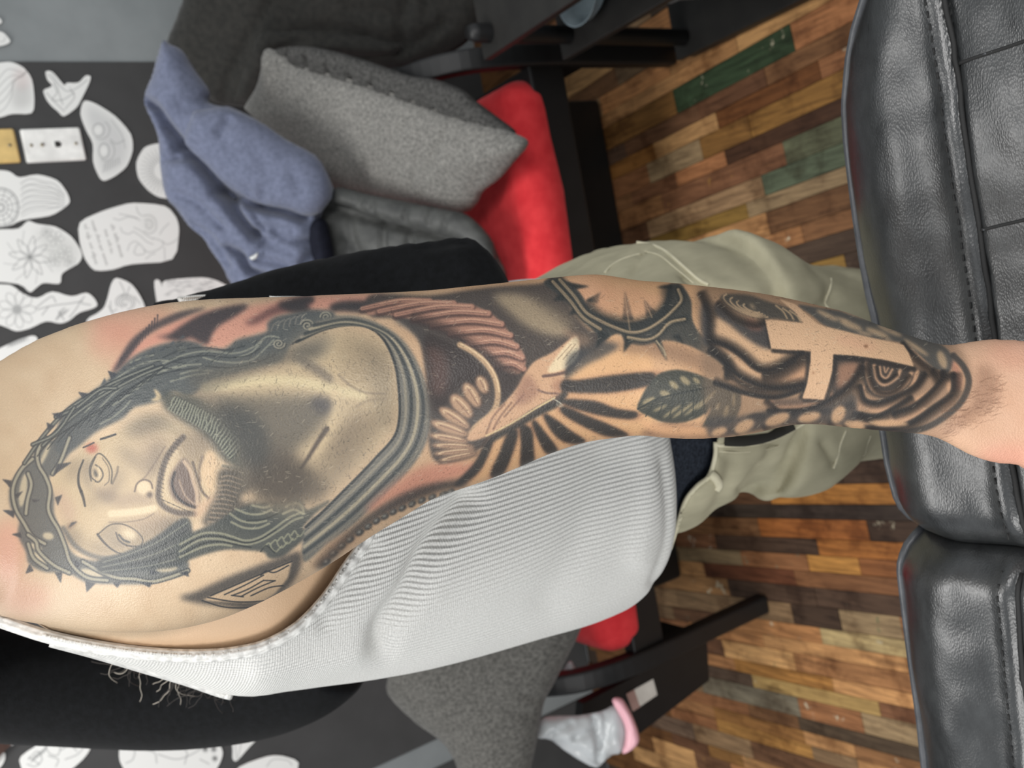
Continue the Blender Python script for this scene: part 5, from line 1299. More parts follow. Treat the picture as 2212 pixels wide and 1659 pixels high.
# --- dove
BLK[0] = 0.62
D.frame(800, 580, 3.318)
Fi((92, 86, 84), .92, [(0, 190), (400, 195), (700, 155), (900, 130), (1200, 110), (1340, 90), (1440, 300), (1520, 400), (1600, 450), (1700, 400), (1720, 440), (1650, 560), (1520, 640), (1420, 780), (1400, 900), (1340, 980), (1180, 1030), (1030, 1110), (860, 1210), (790, 1290), (500, 1390), (420, 1260), (430, 1100), (410, 900), (390, 700), (340, 500), (180, 360), (0, 340)], 6, grain=.3)
Fi((188, 166, 134), .85, [(880, 190), (1080, 180), (1280, 250), (1430, 350), (1450, 430), (1350, 490), (1150, 430), (1000, 320)], 14, grain=.3)
Fi((196, 156, 124), .7, [(1380, 440), (1550, 480), (1560, 560), (1460, 520)], 10)
Fi((190, 142, 120), .95, [(-20, 270), (200, 238), (450, 236), (700, 256), (860, 318), (970, 420), (1030, 520), (1095, 600), (1110, 690), (1040, 760), (900, 700), (760, 570), (610, 480), (450, 415), (300, 365), (100, 330), (-20, 330)], 4)
tips = [(430, 232), (600, 246), (730, 272), (850, 318), (945, 395), (1008, 475), (1052, 555), (1090, 635), (1102, 715)]
roots = [(-60, 285), (60, 305), (180, 330), (310, 358), (440, 402), (570, 462), (690, 540), (790, 622), (870, 700)]
for (tx_, ty_), (rx_, ry_) in zip(tips, roots):
    mx_, my_ = (tx_ + rx_) / 2 + 20, (ty_ + ry_) / 2 - 30
    S((96, 72, 70), 14, .75, [(rx_, ry_ + 12), (mx_, my_ + 14), (tx_, ty_ + 10)], 4)
    S((204, 152, 128), 9, .9, [(rx_, ry_), (mx_, my_), (tx_ - 6, ty_)], 3, w2=13)
    S((224, 180, 150), 3, .6, [((rx_ + mx_) / 2, (ry_ + my_) / 2 - 6), (mx_ + 20, my_ - 6), (tx_ - 20, ty_ - 4)], 2)
    S((126, 92, 86), 1.6, .5, [(rx_, ry_), (mx_, my_ + 4), (tx_ - 14, ty_ + 4)], 1.2)
shade((84, 68, 66), 22, .8, [(300, 372), (520, 450), (700, 560), (830, 670), (900, 740)], -1)
Fi((76, 66, 64), .9, [(390, 480), (560, 520), (690, 600), (790, 700), (840, 800), (800, 860), (650, 840), (570, 940), (490, 1040), (430, 900), (410, 700)], 8, grain=.3)
Fi((132, 96, 86), .6, [(400, 560), (520, 600), (560, 740), (520, 900), (440, 880), (420, 700)], 14)
Fi((88, 78, 76), .7, [(780, 560), (960, 690), (1060, 760), (1000, 930), (930, 980), (920, 850), (870, 720)], 10, grain=.3)
S((208, 172, 134), 13, .9, [(640, 545), (740, 600), (830, 682), (888, 775), (912, 880), (902, 975), (860, 1045), (780, 1110), (705, 1180)], 3.5)
S((226, 196, 156), 4, .8, [(650, 540), (750, 598), (838, 676), (900, 780), (922, 880)], 2)
for cx, cy, rx, ry, rot in ((800, 830, 62, 34, 65), (725, 905, 92, 40, 58), (650, 985, 98, 44, 48), (600, 1070, 118, 36, 34), (565, 1145, 128, 34, 20), (560, 1215, 128, 26, 10), (590, 1270, 140, 20, 2), (600, 1312, 140, 18, -6), (620, 1348, 130, 16, -12)):
    Fi((92, 74, 70), .8, ell(cx + 6, cy + 8, rx * 1.12, ry * 1.4, rot), 3)
    Fi((200, 162, 130), .93, ell(cx, cy, rx * 1.1, ry * 1.22, rot), 3)
    S((226, 198, 160), 3, .6, arcpts(cx, cy, rx * .8, ry * .5, 150, 330, 8, rot), 1.6)
    S((140, 104, 92), 2, .5, [(cx - rx * .5 * math.cos(math.radians(rot)), cy - rx * .5 * math.sin(math.radians(rot))), (cx + rx * .9 * math.cos(math.radians(rot)), cy + rx * .9 * math.sin(math.radians(rot)))], 1.4)
Fi((216, 172, 136), .97, [(1470, 475), (1500, 540), (1475, 640), (1405, 715), (1392, 800), (1372, 880), (1310, 925), (1150, 1015), (1000, 1115), (850, 1195), (730, 1235), (690, 1210), (780, 1105), (880, 1020), (960, 955), (1050, 850), (1115, 735), (1180, 660), (1300, 600), (1400, 525)], 2.2)
Fi((232, 214, 176), .8, [(1425, 520), (1480, 490), (1495, 570), (1460, 670), (1350, 735), (1270, 735), (1340, 620)], 4)
for pts in ([(1470, 540), (1380, 650)], [(1490, 590), (1400, 690)], [(1440, 540), (1340, 650)]): S((150, 124, 102), 2, .6, pts, 1.4)
S((110, 86, 84), 6, .75, [(1240, 770), (1320, 760), (1400, 742)], 3); S((124, 96, 90), 4, .7, [(1200, 870), (1260, 890), (1350, 895)], 2.5)
for pts in ([(960, 970), (880, 1060), (830, 1180)], [(1010, 960), (930, 1060), (880, 1150)], [(1100, 900), (1030, 980), (960, 1060)]): S((140, 104, 88), 4, .6, pts, 2.5)
S((226, 200, 150), 4, .9, [(1320, 925), (1180, 1005), (1000, 1115), (830, 1198)], 1.6)
Fi((170, 126, 108), .6, [(1110, 760), (1180, 820), (1200, 900), (1080, 980), (1030, 930)], 9)
# rays
Fi((226, 178, 130), .75, [(1420, 740), (1700, 600), (1990, 560), (1990, 1180), (1500, 1240), (1100, 1420), (900, 1470), (700, 1530), (860, 1260), (1100, 1130), (1330, 960)], 8)
RAY = (66, 66, 66)
for pts in ([(1380, 800), (1500, 800), (1750, 765), (2010, 745), (2040, 790), (2000, 835), (1720, 885), (1450, 885), (1370, 870)], [(1370, 940), (1600, 950), (1760, 1005), (1910, 1030), (1870, 1075), (1650, 1050), (1420, 985)], [(1380, 985), (1560, 1060), (1710, 1120), (1850, 1195), (1700, 1200), (1540, 1135), (1380, 1040)], [(1240, 1040), (1330, 1085), (1430, 1160), (1540, 1235), (1470, 1255), (1370, 1230), (1290, 1150)], [(1180, 1090), (1250, 1175), (1340, 1300), (1280, 1330), (1230, 1280), (1160, 1120)], [(1070, 1120), (1150, 1150), (1165, 1260), (1165, 1400), (1080, 1430), (1080, 1250)], [(990, 1170), (1055, 1170), (1010, 1340), (940, 1480), (860, 1480), (930, 1310)], [(830, 1240), (880, 1230), (800, 1420), (700, 1520), (600, 1550), (740, 1400)]):
    Fi((150, 96, 80), .35, (np.array(pts) - np.mean(pts, 0)) * 1.18 + np.mean(pts, 0), 9)
    Fi(RAY, .92, (np.array(pts) - np.array([1290, 960])) * np.array([1.0, 1.0]) + np.array([1290, 960]), 5.5, grain=.45)
S((70, 72, 72), 12, .85, [(1390, 900), (1330, 970), (1190, 1040), (1020, 1140), (880, 1215)], 6)
Fi((84, 88, 92), .75, [(1420, 620), (1560, 560), (1660, 520), (1780, 560), (1560, 680), (1440, 760), (1400, 780)], 9, grain=.3)
for k in range(5): S((196, 190, 170), 1.6, .6, [(1300 + k * 12, 930 + k * 5), (1340 + k * 10, 950 + k * 8), (1330 + k * 6, 975 + k * 4)], 1)
# lower edge of the upper arm: beads, numerals card
D.frame(400, 820, 3.318)
Fi((80, 78, 78), .8, [(980, 1350), (1080, 1260), (1200, 1130), (1350, 1010), (1500, 930), (1680, 850), (1850, 790), (2000, 760), (2000, 720), (1800, 740), (1600, 800), (1450, 880), (1300, 980), (1180, 1080), (1060, 1200), (940, 1320)], 9, grain=.3)
for (cx, cy) in ((1900, 806), (1850, 822), (1770, 842), (1695, 865), (1625, 890), (1555, 920), (1490, 948), (1430, 980), (1370, 1012), (1310, 1052), (1250, 1095), (1180, 1145), (1120, 1190), (1060, 1242), (1010, 1305)):
    Fi((76, 78, 80), .9, ell(cx, cy, 32, 20, -32), 1.5); Fi((190, 184, 170), .85, ell(cx - 4, cy - 3, 17, 9, -32), 2)
Fi((72, 72, 74), .75, [(-40, 1560), (80, 1520), (300, 1420), (560, 1320), (780, 1240), (830, 1250), (820, 1350), (760, 1460), (640, 1580), (500, 1640), (300, 1620), (100, 1600)], 10, grain=.4)
Fi((208, 178, 144), .97, [(120, 1580), (180, 1550), (430, 1440), (620, 1360), (765, 1298), (750, 1360), (735, 1420), (690, 1480), (640, 1535), (555, 1592), (420, 1600), (230, 1590)], 2, sm=False)
for pts in ([(120, 1582), (260, 1625), (400, 1635), (550, 1620)], [(160, 1560), (330, 1588), (450, 1592), (560, 1585)], [(180, 1548), (430, 1440), (560, 1385), (765, 1300)], [(280, 1540), (430, 1470), (560, 1400)], [(340, 1545), (450, 1500), (560, 1438)], [(400, 1552), (520, 1490), (640, 1440)], [(330, 1545), (415, 1555)], [(560, 1438), (645, 1440)], [(470, 1548), (600, 1490), (700, 1475)], [(540, 1400), (580, 1370), (640, 1380), (740, 1330)]):
    S((64, 66, 70), 2.6, .9, pts, 1)
Fi((150, 120, 98), .5, [(900, 1350), (1000, 1200), (1200, 1080), (1150, 1180), (1020, 1290)], 10)
# --- band of thorns at the elbow
D.frame(1150, 560, 3.687)
Fi((84, 88, 86), .93, [(90, 190), (160, 150), (300, 190), (400, 300), (450, 400), (600, 470), (700, 500), (860, 490), (1000, 410), (1060, 320), (1085, 210), (1130, 190), (1190, 210), (1262, 330), (1272, 480), (1340, 600), (1470, 720), (1530, 860), (1440, 790), (1280, 700), (1120, 650), (1000, 650), (880, 680), (760, 660), (700, 590), (640, 600), (560, 640), (500, 580), (380, 460), (280, 340), (180, 260)], 4, grain=.3)
Fi((112, 100, 90), .6, [(-60, 250), (100, 250), (250, 330), (350, 480), (440, 600), (560, 700), (500, 780), (400, 700), (250, 520), (100, 400)], 18, grain=.3)
Fi((150, 118, 96), .6, [(700, 660), (1000, 640), (1300, 720), (1500, 830), (1500, 930), (1200, 840), (900, 760), (740, 740)], 16)
V1 = [(160, 175), (300, 330), (400, 460), (540, 555)]
V2_ = [(215, 160), (330, 290), (420, 415), (520, 478), (640, 535), (780, 580), (900, 560), (1030, 482), (1130, 392), (1185, 320), (1160, 240)]
V3 = [(760, 620), (900, 640), (1000, 600), (1090, 505), (1210, 475)]
for V_ in (V1, V2_, V3): S((74, 78, 78), 20, .6, V_, 7)
shade((66, 70, 70), 26, .9, [(420, 380), (520, 460), (640, 505), (780, 540), (900, 515), (1030, 440), (1090, 340), (1100, 230)], -1)
for a_, b_, c_ in (((735, 245), (715, 480), (805, 480)), ((885, 315), (905, 460), (985, 420)), ((540, 262), (420, 330), (520, 350)), ((1074, 815), (950, 615), (1020, 640)), ((725, 740), (735, 610), (800, 650)), ((455, 215), (270, 180), (330, 240)), ((500, 710), (530, 570), (615, 600)), ((980, 222), (1110, 200), (1110, 235)), ((1215, 675), (1105, 610), (1165, 595)), ((165, 325), (230, 255), (265, 325)), ((290, 440), (330, 375), (365, 430))):
    Fi((64, 68, 68), .92, [a_, b_, c_], 1.6, sm=False)
for V_ in (V1, V2_, V3):
    S((56, 60, 60), 11, .8, V_, 2.8); S((192, 166, 132), 7, .85, V_, 2.6); S((120, 112, 98), 1.6, .6, np.array(V_) + 6, 1.2)
for a_, b_ in (((735, 290), (775, 560)), ((900, 350), (950, 460)), ((985, 640), (1060, 780))): S((176, 152, 122), 2.6, .6, [a_, b_], 1.6, w2=4)
S((190, 172, 140), 4, .7, [(985, 650), (1030, 700), (1060, 760)], 2)
Fi((216, 164, 128), .6, [(480, 300), (620, 230), (800, 220), (960, 280), (1040, 300), (980, 380), (860, 460), (700, 450), (560, 420)], 10)
# leaf
Fi((84, 87, 80), .97, [(835, 1190), (870, 1090), (930, 990), (1010, 910), (1150, 880), (1300, 910), (1480, 980), (1640, 1030), (1662, 1110), (1640, 1220), (1560, 1310), (1340, 1340), (1385, 1225), (1310, 1262), (1180, 1300), (1050, 1296), (930, 1250)], 1.6, grain=.2)
for cx, cy, rx, ry, rot in ((1125, 1000, 46, 24, 40), (1215, 965, 50, 26, 40), (1305, 965, 36, 18, 40), (1055, 1070, 46, 26, 20), (925, 1125, 56, 22, -25), (880, 1170, 36, 10, -30), (1015, 1185, 62, 12, -25), (1110, 1210, 90, 13, -35), (1200, 1200, 110, 13, -36), (1290, 1180, 110, 12, -38), (1370, 1140, 90, 11, -40), (1420, 1080, 60, 9, -40), (1602, 1120, 12, 52, 0), (1540, 1215, 18, 58, 15), (1450, 1285, 15, 20, 0), (1475, 1170, 14, 30, 20)):
    Fi((176, 158, 122), .85, ell(cx, cy, rx, ry, rot), 2)
S((66, 70, 66), 4, .9, [(840, 1190), (1000, 1110), (1200, 1060), (1400, 1020), (1510, 1000)], 1.4)
for k in range(6): S((70, 74, 70), 2.4, .7, [(960 + k * 80, 1125 - k * 18), (940 + k * 85, 1190 - k * 6), (900 + k * 95, 1250 - k * 4)], 1.2)
Fi((222, 172, 130), .9, [(1320, 1335), (1380, 1235), (1420, 1170), (1400, 1240), (1345, 1335)], 1.5)
Fi((140, 104, 88), .5, [(850, 1390), (1050, 1300), (1300, 1320), (1600, 1330), (1500, 1420), (1000, 1420)], 10)
Fi((224, 172, 128), .8, [(860, 1290), (1050, 1320), (1250, 1330), (1560, 1340), (1400, 1400), (1000, 1390)], 6)
# --- roses and cross on the forearm
D.frame(1550, 600, 3.341)
Fi((150, 124, 102), .55, [(-150, 60), (150, 60), (500, 120), (900, 220), (1300, 330), (1700, 480), (1820, 650), (1800, 850), (1600, 1080), (1200, 1140), (800, 1090), (300, 1130), (-60, 1050), (-120, 500)], 12)
Fi((216, 176, 138), .9, [(-60, 330), (60, 260), (150, 330), (280, 420), (400, 530), (560, 560), (480, 640), (330, 655), (200, 570), (80, 470), (-60, 440)], 7)
Fi((214, 172, 134), .9, [(-20, 530), (80, 540), (190, 620), (300, 690), (310, 730), (200, 720), (80, 660)], 6)
Fi((212, 166, 128), .9, [(60, 660), (160, 750), (320, 800), (560, 790), (480, 840), (300, 830), (120, 780)], 6)
Fi((206, 158, 122), .9, [(340, 700), (480, 660), (640, 590), (650, 720), (560, 760), (400, 770)], 8)
Fi((200, 152, 120), .85, [(370, 880), (600, 880), (800, 830), (960, 700), (1030, 610), (960, 760), (840, 880), (680, 940), (420, 945)], 6)
DK = (66, 64, 64)
Fi((84, 84, 86), .9, [(-20, 180), (60, 245), (140, 315), (260, 350), (335, 325), (372, 400), (382, 505), (300, 490), (190, 420), (80, 330), (-20, 260)], 8, grain=.3)
Fi((86, 86, 88), .9, [(-110, 180), (-70, 200), (-50, 330), (-60, 470), (-100, 480), (-120, 320)], 8, grain=.3)
Fi((196, 128, 104), .6, [(190, 300), (280, 310), (320, 370), (240, 370)], 8)
for pts, w in (([(-60, 450), (60, 490), (170, 560), (260, 640), (330, 668), (430, 650), (570, 570), (610, 545)], 9), ([(-60, 530), (40, 600), (150, 705), (300, 775), (450, 792), (620, 770)], 8), ([(-20, 760), (180, 826), (360, 862), (480, 850), (620, 800)], 7), ([(370, 960), (550, 962), (700, 932), (850, 850), (960, 760), (1030, 640)], 8), ([(330, 690), (420, 680), (560, 600)], 5), ([(20, 590), (60, 640), (60, 700)], 6)):
    S(DK, w, .85, pts, 4)
S((86, 82, 80), 16, .55, [(420, 900), (620, 890), (760, 850)], 8)
# upper small rose seen at a slant
Fi((92, 92, 88), .85, [(20, 130), (200, 120), (360, 170), (560, 240), (610, 320), (430, 295), (300, 290), (120, 230)], 5, grain=.3)
for k in range(4):
    S((200, 168, 132), 4, .8, arcpts(210 + k * 12, 200 + k * 6, 180 - k * 38, 56 - k * 12, 20, 200, 10, 22), 1.8)
for k in range(3): S((196, 166, 130), 4, .8, [(420 + k * 50, 200 + k * 18), (470 + k * 50, 240 + k * 16), (500 + k * 48, 290 + k * 10)], 1.8)
Fi((196, 168, 132), .7, ell(250, 205, 30, 12, 50), 3)
# upper edge: petals beyond the cross
Fi((100, 103, 102), .85, [(580, 195), (720, 215), (880, 240), (1050, 290), (1300, 360), (1500, 440), (1640, 500), (1700, 600), (1650, 690), (1560, 650), (1440, 540), (1340, 470), (1100, 430), (900, 378), (770, 340), (680, 270)], 4, grain=.2)
for cx, cy, rx, ry, rot in ((790, 270, 90, 18, 26), (960, 340, 90, 24, 22), (1150, 395, 90, 22, 22), (1000, 265, 110, 14, 18), (1240, 380, 100, 18, 24), (1430, 500, 110, 16, 34), (1060, 400, 60, 12, 14), (1620, 590, 30, 70, -20), (900, 300, 60, 10, 20), (1230, 440, 30, 8, 20)):
    Fi((200, 170, 136), .85, ell(cx, cy, rx, ry, rot), 3)
# second rose
Fi((82, 78, 76), .92, [(850, 560), (1040, 580), (1400, 650), (1500, 690), (1430, 800), (1300, 870), (1150, 860), (1070, 810), (1030, 700), (960, 760), (840, 850), (820, 700)], 6, grain=.3)
Fi((190, 142, 114), .8, [(880, 620), (1020, 610), (1000, 690), (930, 760), (860, 800), (860, 700)], 10)
for pts, w in (([(1075, 600), (1085, 720), (1140, 820), (1260, 830), (1360, 760), (1400, 680)], 10), ([(1130, 630), (1150, 730), (1205, 770), (1290, 720), (1320, 660)], 8), ([(1170, 640), (1180, 700), (1220, 720), (1260, 660)], 5), ([(1200, 640), (1210, 680), (1230, 650)], 4), ([(1440, 680), (1400, 780), (1310, 860)], 10), ([(1590, 690), (1600, 760), (1520, 840), (1420, 900), (1310, 965)], 16), ([(1040, 790), (1020, 900), (1010, 960)], 12), ([(1060, 920), (1150, 950), (1260, 920), (1340, 860)], 13), ([(1080, 1030), (1220, 1050), (1350, 1020), (1480, 950)], 14), ([(1660, 740), (1690, 850), (1620, 920)], 15), ([(1120, 1120), (1300, 1130), (1450, 1100)], 9), ([(1720, 620), (1780, 700), (1760, 800)], 7)):
    S((208, 164, 130), w, .9, pts, 3.5)
for pts, w in (([(1030, 780), (1060, 875), (1150, 898), (1290, 855), (1420, 780), (1490, 690)], 8), ([(990, 975), (1150, 995), (1290, 925), (1390, 860)], 8), ([(1270, 975), (1400, 930), (1510, 850), (1610, 740), (1620, 680)], 9), ([(1060, 1080), (1250, 1085), (1400, 1040), (1550, 940), (1690, 830), (1700, 700)], 10), ([(1300, 1125), (1500, 1080), (1640, 1000), (1760, 890), (1812, 760), (1780, 650), (1700, 560)], 13), ([(1340, 480), (1450, 590), (1550, 660)], 7), ([(1500, 700), (1440, 780)], 5)):
    S((92, 90, 88), w, .85, pts, 3.5)
Fi((208, 140, 116), .6, [(1690, 600), (1740, 640), (1760, 760), (1720, 820), (1700, 720)], 6)
S((206, 160, 126), 7, .85, [(1400, 560), (1500, 640), (1560, 690)], 3)
for pts, w, sd in (([(-60, 450), (60, 490), (170, 560), (260, 640), (330, 668), (430, 650), (570, 570), (610, 545)], 20, -1), ([(-60, 530), (40, 600), (150, 705), (300, 775), (450, 792), (620, 770)], 18, -1), ([(-20, 760), (180, 826), (360, 862), (480, 850), (620, 800)], 16, -1), ([(370, 960), (550, 962), (700, 932), (850, 850), (960, 760), (1030, 640)], 22, 1), ([(340, 700), (420, 690), (570, 600), (640, 560)], 24, 1),
                   ([(1030, 780), (1060, 875), (1150, 898), (1290, 855), (1420, 780), (1490, 690)], 16, 1), ([(990, 975), (1150, 995), (1290, 925), (1390, 860)], 18, 1), ([(1270, 975), (1400, 930), (1510, 850), (1610, 740), (1620, 680)], 18, 1), ([(1060, 1080), (1250, 1085), (1400, 1040), (1550, 940), (1690, 830), (1700, 700)], 20, 1), ([(1090, 620), (1110, 740), (1170, 820), (1280, 810), (1380, 700)], 11, 1), ([(1150, 640), (1170, 720), (1220, 740), (1290, 690)], 8, 1),
                   ([(-130, 120), (-70, 260), (-60, 480), (60, 620), (60, 720)], 20, -1), ([(0, 190), (120, 300), (260, 350), (340, 330)], 18, -1), ([(60, 640), (150, 740), (320, 800), (560, 790)], 12, 1), ([(360, 880), (440, 960)], 14, 1), ([(1340, 470), (1450, 590), (1560, 680), (1600, 740)], 16, 1), ([(1560, 660), (1640, 700), (1700, 690)], 16, 1), ([(120, 1100), (240, 1000), (330, 990)], 16, 1), ([(330, 1070), (480, 970), (560, 960)], 16, 1), ([(580, 1040), (680, 970), (800, 950)], 14, 1), ([(800, 1050), (850, 960), (960, 900)], 18, 1), ([(930, 1080), (1000, 1010), (1090, 1040), (1120, 1090)], 14, -1)):
    shade((58, 56, 56), w, .95, pts, sd)
# cross
CROSS = [(440, 150), (560, 190), (650, 270), (720, 330), (770, 350), (900, 380), (1100, 430), (1340, 480), (1380, 540), (1415, 640), (1200, 590), (1000, 562), (835, 550), (825, 680), (765, 878), (610, 868), (645, 760), (668, 620), (672, 525), (520, 520), (385, 508), (362, 400), (340, 300), (470, 310), (615, 325), (560, 250)]
S(DK, 13, .8, [(840, 570), (1000, 580), (1200, 610), (1410, 655)], 5); S(DK, 8, .8, [(400, 525), (520, 535), (665, 545)], 4); S(DK, 9, .75, [(850, 580), (838, 690), (790, 870)], 4.5); S(DK, 9, .75, [(655, 560), (640, 740), (600, 860)], 5); S(DK, 6, .7, [(345, 310), (360, 400), (375, 500)], 4); S(DK, 5, .7, [(620, 885), (760, 890)], 4)
Fi((217, 178, 142), .98, CROSS, 1.2, sm=False)
Fi((222, 170, 140), .4, ell(1000, 470, 160, 40, 14), 12)
Fi((134, 92, 66), .8, ell(1070, 492, 11, 11), 2); Fi((150, 104, 74), .6, ell(690, 684, 9, 9), 2)
# lower edge petals
Fi((96, 92, 90), .8, [(-60, 1010), (160, 1000), (360, 960), (600, 960), (850, 900), (980, 830), (1010, 980), (960, 1060), (800, 1060), (400, 1080), (100, 1140), (-60, 1140)], 8, grain=.3)
for cx, cy, rx, ry, rot in ((190, 1070, 80, 42, -30), (430, 1020, 95, 40, -22), (660, 1005, 85, 36, -14), (870, 985, 70, 46, -60), (990, 1062, 80, 32, 12), (10, 1110, 60, 30, -20), (1230, 1050, 150, 24, 2)):
    Fi((210, 168, 130), .9, ell(cx, cy, rx, ry, rot), 5)
# --- hand: hair and creases
Fi((160, 122, 100), .5, [(1880, 640), (2000, 680), (2000, 900), (1800, 1050), (1600, 1160), (1500, 1150), (1700, 1020), (1830, 880)], 16)
hb = random.Random(4)
for k in range(170):
    x, y = hb.uniform(1600, 2050), 0
    y = hb.uniform(900, 1160) - (x - 1600) * .45 + hb.uniform(-60, 40)
    S((140, 104, 84), 1.3, .3, [(x, y), (x + hb.uniform(16, 36), y - hb.uniform(-8, 14)), (x + hb.uniform(40, 64), y - hb.uniform(0, 24))], 1)
for k in range(5): S((198, 152, 126), 3, .4, [(1900 + k * 40, 640 + k * 30), (1880 + k * 40, 760 + k * 20), (1900 + k * 30, 860 + k * 20)], 3)
# sheet darkened toward the shoulder, offsetting overbright lamps there; ink then sits darker
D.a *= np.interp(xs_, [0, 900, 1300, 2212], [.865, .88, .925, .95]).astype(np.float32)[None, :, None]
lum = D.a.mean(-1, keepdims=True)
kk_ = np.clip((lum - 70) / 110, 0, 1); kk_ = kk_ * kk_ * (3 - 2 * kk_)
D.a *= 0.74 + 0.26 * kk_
# skin grain, pores and stubble across the sleeve
D.frame()
D.a *= (1 + 0.075 * (rng.random(D.a.shape[:2]) - 0.5))[..., None].astype(np.float32)
for k in range(4200):
    x, y = hb.uniform(450, 1900), hb.uniform(640, 1250)
    D.a[int(y) - D.y0:int(y) - D.y0 + 2, int(x) - D.x0:int(x) - D.x0 + hb.choice([2, 3, 4])] *= hb.uniform(.80, .92)
for k in range(900):
    x, y, a = hb.uniform(450, 2000), hb.uniform(640, 1150), hb.uniform(-.9, .3)
    S((196, 184, 160) if k % 3 else (70, 60, 54), 1.0, .45, [(x, y), (x + 9 * math.cos(a), y + 9 * math.sin(a))], .8)
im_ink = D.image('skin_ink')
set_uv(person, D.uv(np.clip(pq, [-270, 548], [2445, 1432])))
M_skin, t, b = nt('tattooed_skin')
ti = node(t, 'ShaderNodeTexImage'); ti.image = im_ink; ti.interpolation = 'Cubic'
uvn = node(t, 'ShaderNodeUVMap'); uvn.uv_map = 'sheet'; t.links.new(uvn.outputs[0], ti.inputs[0])
an = node(t, 'ShaderNodeAttribute', attribute_name='ink')
mx = node(t, 'ShaderNodeMix', data_type='RGBA'); mx.inputs[6].default_value = srgb((220, 186, 152))
t.links.new(an.outputs['Fac'], mx.inputs[0]); t.links.new(ti.outputs[0], mx.inputs[7]); t.links.new(mx.outputs[2], b.inputs['Base Color'])
b.inputs['Roughness'].default_value = 0.48; b.inputs['Specular IOR Level'].default_value = 0.38
b.inputs['Subsurface Weight'].default_value = 0.0
geo = node(t, 'ShaderNodeNewGeometry')
v1 = node(t, 'ShaderNodeTexVoronoi', Scale=900.0); t.links.new(geo.outputs['Position'], v1.inputs['Vector'])
n1 = node(t, 'ShaderNodeTexNoise', Scale=260.0, Detail=4); t.links.new(geo.outputs['Position'], n1.inputs['Vector'])
ad = node(t, 'ShaderNodeMath', operation='ADD'); t.links.new(v1.outputs['Distance'], ad.inputs[0]); t.links.new(n1.outputs['Fac'], ad.inputs[1])
bp = node(t, 'ShaderNodeBump', Strength=0.22, Distance=0.0008); t.links.new(ad.outputs[0], bp.inputs['Height']); t.links.new(bp.outputs[0], b.inputs['Normal'])
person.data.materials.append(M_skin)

# ------------------------------------------------------------------ clothing
def col_of(V): 
    return np.array([tuple(v) for v in V])
M_tank, t, b = nt('white_rib_knit')
uvn = node(t, 'ShaderNodeUVMap'); uvn.uv_map = 'sheet'
sx = node(t, 'ShaderNodeSeparateXYZ'); t.links.new(uvn.outputs[0], sx.inputs[0])
nw = node(t, 'ShaderNodeTexNoise', Scale=18.0, Detail=3); t.links.new(uvn.outputs[0], nw.inputs['Vector'])
m1 = node(t, 'ShaderNodeMath', operation='MULTIPLY'); m1.inputs[1].default_value = 2 * math.pi * 300.0 
t.links.new(sx.outputs[0], m1.inputs[0])
sn = node(t, 'ShaderNodeMath', operation='SINE'); t.links.new(m1.outputs[0], sn.inputs[0])
m2 = node(t, 'ShaderNodeMath', operation='MULTIPLY'); m2.inputs[1].default_value = 2 * math.pi * 620.0
t.links.new(sx.outputs[1], m2.inputs[0])
sn2 = node(t, 'ShaderNodeMath', operation='SINE'); t.links.new(m2.outputs[0], sn2.inputs[0])
mm = node(t, 'ShaderNodeMath', operation='MULTIPLY'); mm.inputs[1].default_value = 0.3; t.links.new(sn2.outputs[0], mm.inputs[0])
ad = node(t, 'ShaderNodeMath', operation='ADD'); t.links.new(sn.outputs[0], ad.inputs[0]); t.links.new(mm.outputs[0], ad.inputs[1])
bp = node(t, 'ShaderNodeBump', Strength=0.6, Distance=0.0013); t.links.new(ad.outputs[0], bp.inputs['Height'])
t.links.new(bp.outputs[0], b.inputs['Normal'])
nf = node(t, 'ShaderNodeTexNoise', Scale=900.0, Detail=2); t.links.new(uvn.outputs[0], nf.inputs['Vector'])
crr = node(t, 'ShaderNodeValToRGB'); crr.color_ramp.elements[0].color = srgb((208, 207, 203)); crr.color_ramp.elements[1].color = srgb((238, 237, 233))
crr.color_ramp.elements[0].position, crr.color_ramp.elements[1].position = 0.35, 0.65
t.links.new(nf.outputs['Fac'], crr.inputs[0]); t.links.new(crr.outputs[0], b.inputs['Base Color'])
b.inputs['Roughness'].default_value = 0.9; b.inputs['Specular IOR Level'].default_value = 0.15
ARMHOLE = np.array([(-200, 1275), (0, 1338), (100, 1370), (200, 1391), (300, 1405), (380, 1411), (450, 1411), (510, 1405), (570, 1390), (640, 1350), (700, 1288), (745, 1222), (785, 1165), (830, 1050), (845, 900), (805, 760), (730, 690), (650, 655), (560, 642), (430, 640), (300, 655), (100, 690), (-200, 760)], float)
AH = spline(ARMHOLE, 8, True)
zs = np.linspace(0.884, 1.43, 190)
NR = 320
V, UV = [], []
folds = [([(1010, 1080), (930, 1180), (880, 1280), (830, 1350), (815, 1390)], .013, 28), ([(1300, 1000), (1250, 1150), (1180, 1300)], .003, 40), ([(800, 1190), (760, 1260), (700, 1340)], .004, 22), ([(1390, 960), (1400, 1080), (1380, 1200)], -.004, 28), ([(560, 1440), (700, 1420), (800, 1400)], -.003, 30), ([(1430, 1000), (1442, 1150), (1410, 1260)], .004, 14)]
rows = []
for z in zs: rows.append(torso_ring(z, 0.0, NR))
R = np.array(rows)
flat = R.reshape(-1, 3)
q, zc = to_px(flat)
nrm = np.cross(np.roll(R, -1, 1) - np.roll(R, 1, 1), np.gradient(R, axis=0)).reshape(-1, 3)
nrm /= np.linalg.norm(nrm, axis=1)[:, None] + 1e-9
cen = np.stack([np.repeat(R[..., 0].mean(1), NR), np.full(len(flat), YC), flat[:, 2]], 1)
nrm *= np.sign((nrm * (flat - cen)).sum(1))[:, None]
disp = np.zeros(len(flat))
nearside = flat[:, 1] < YC + 0.02
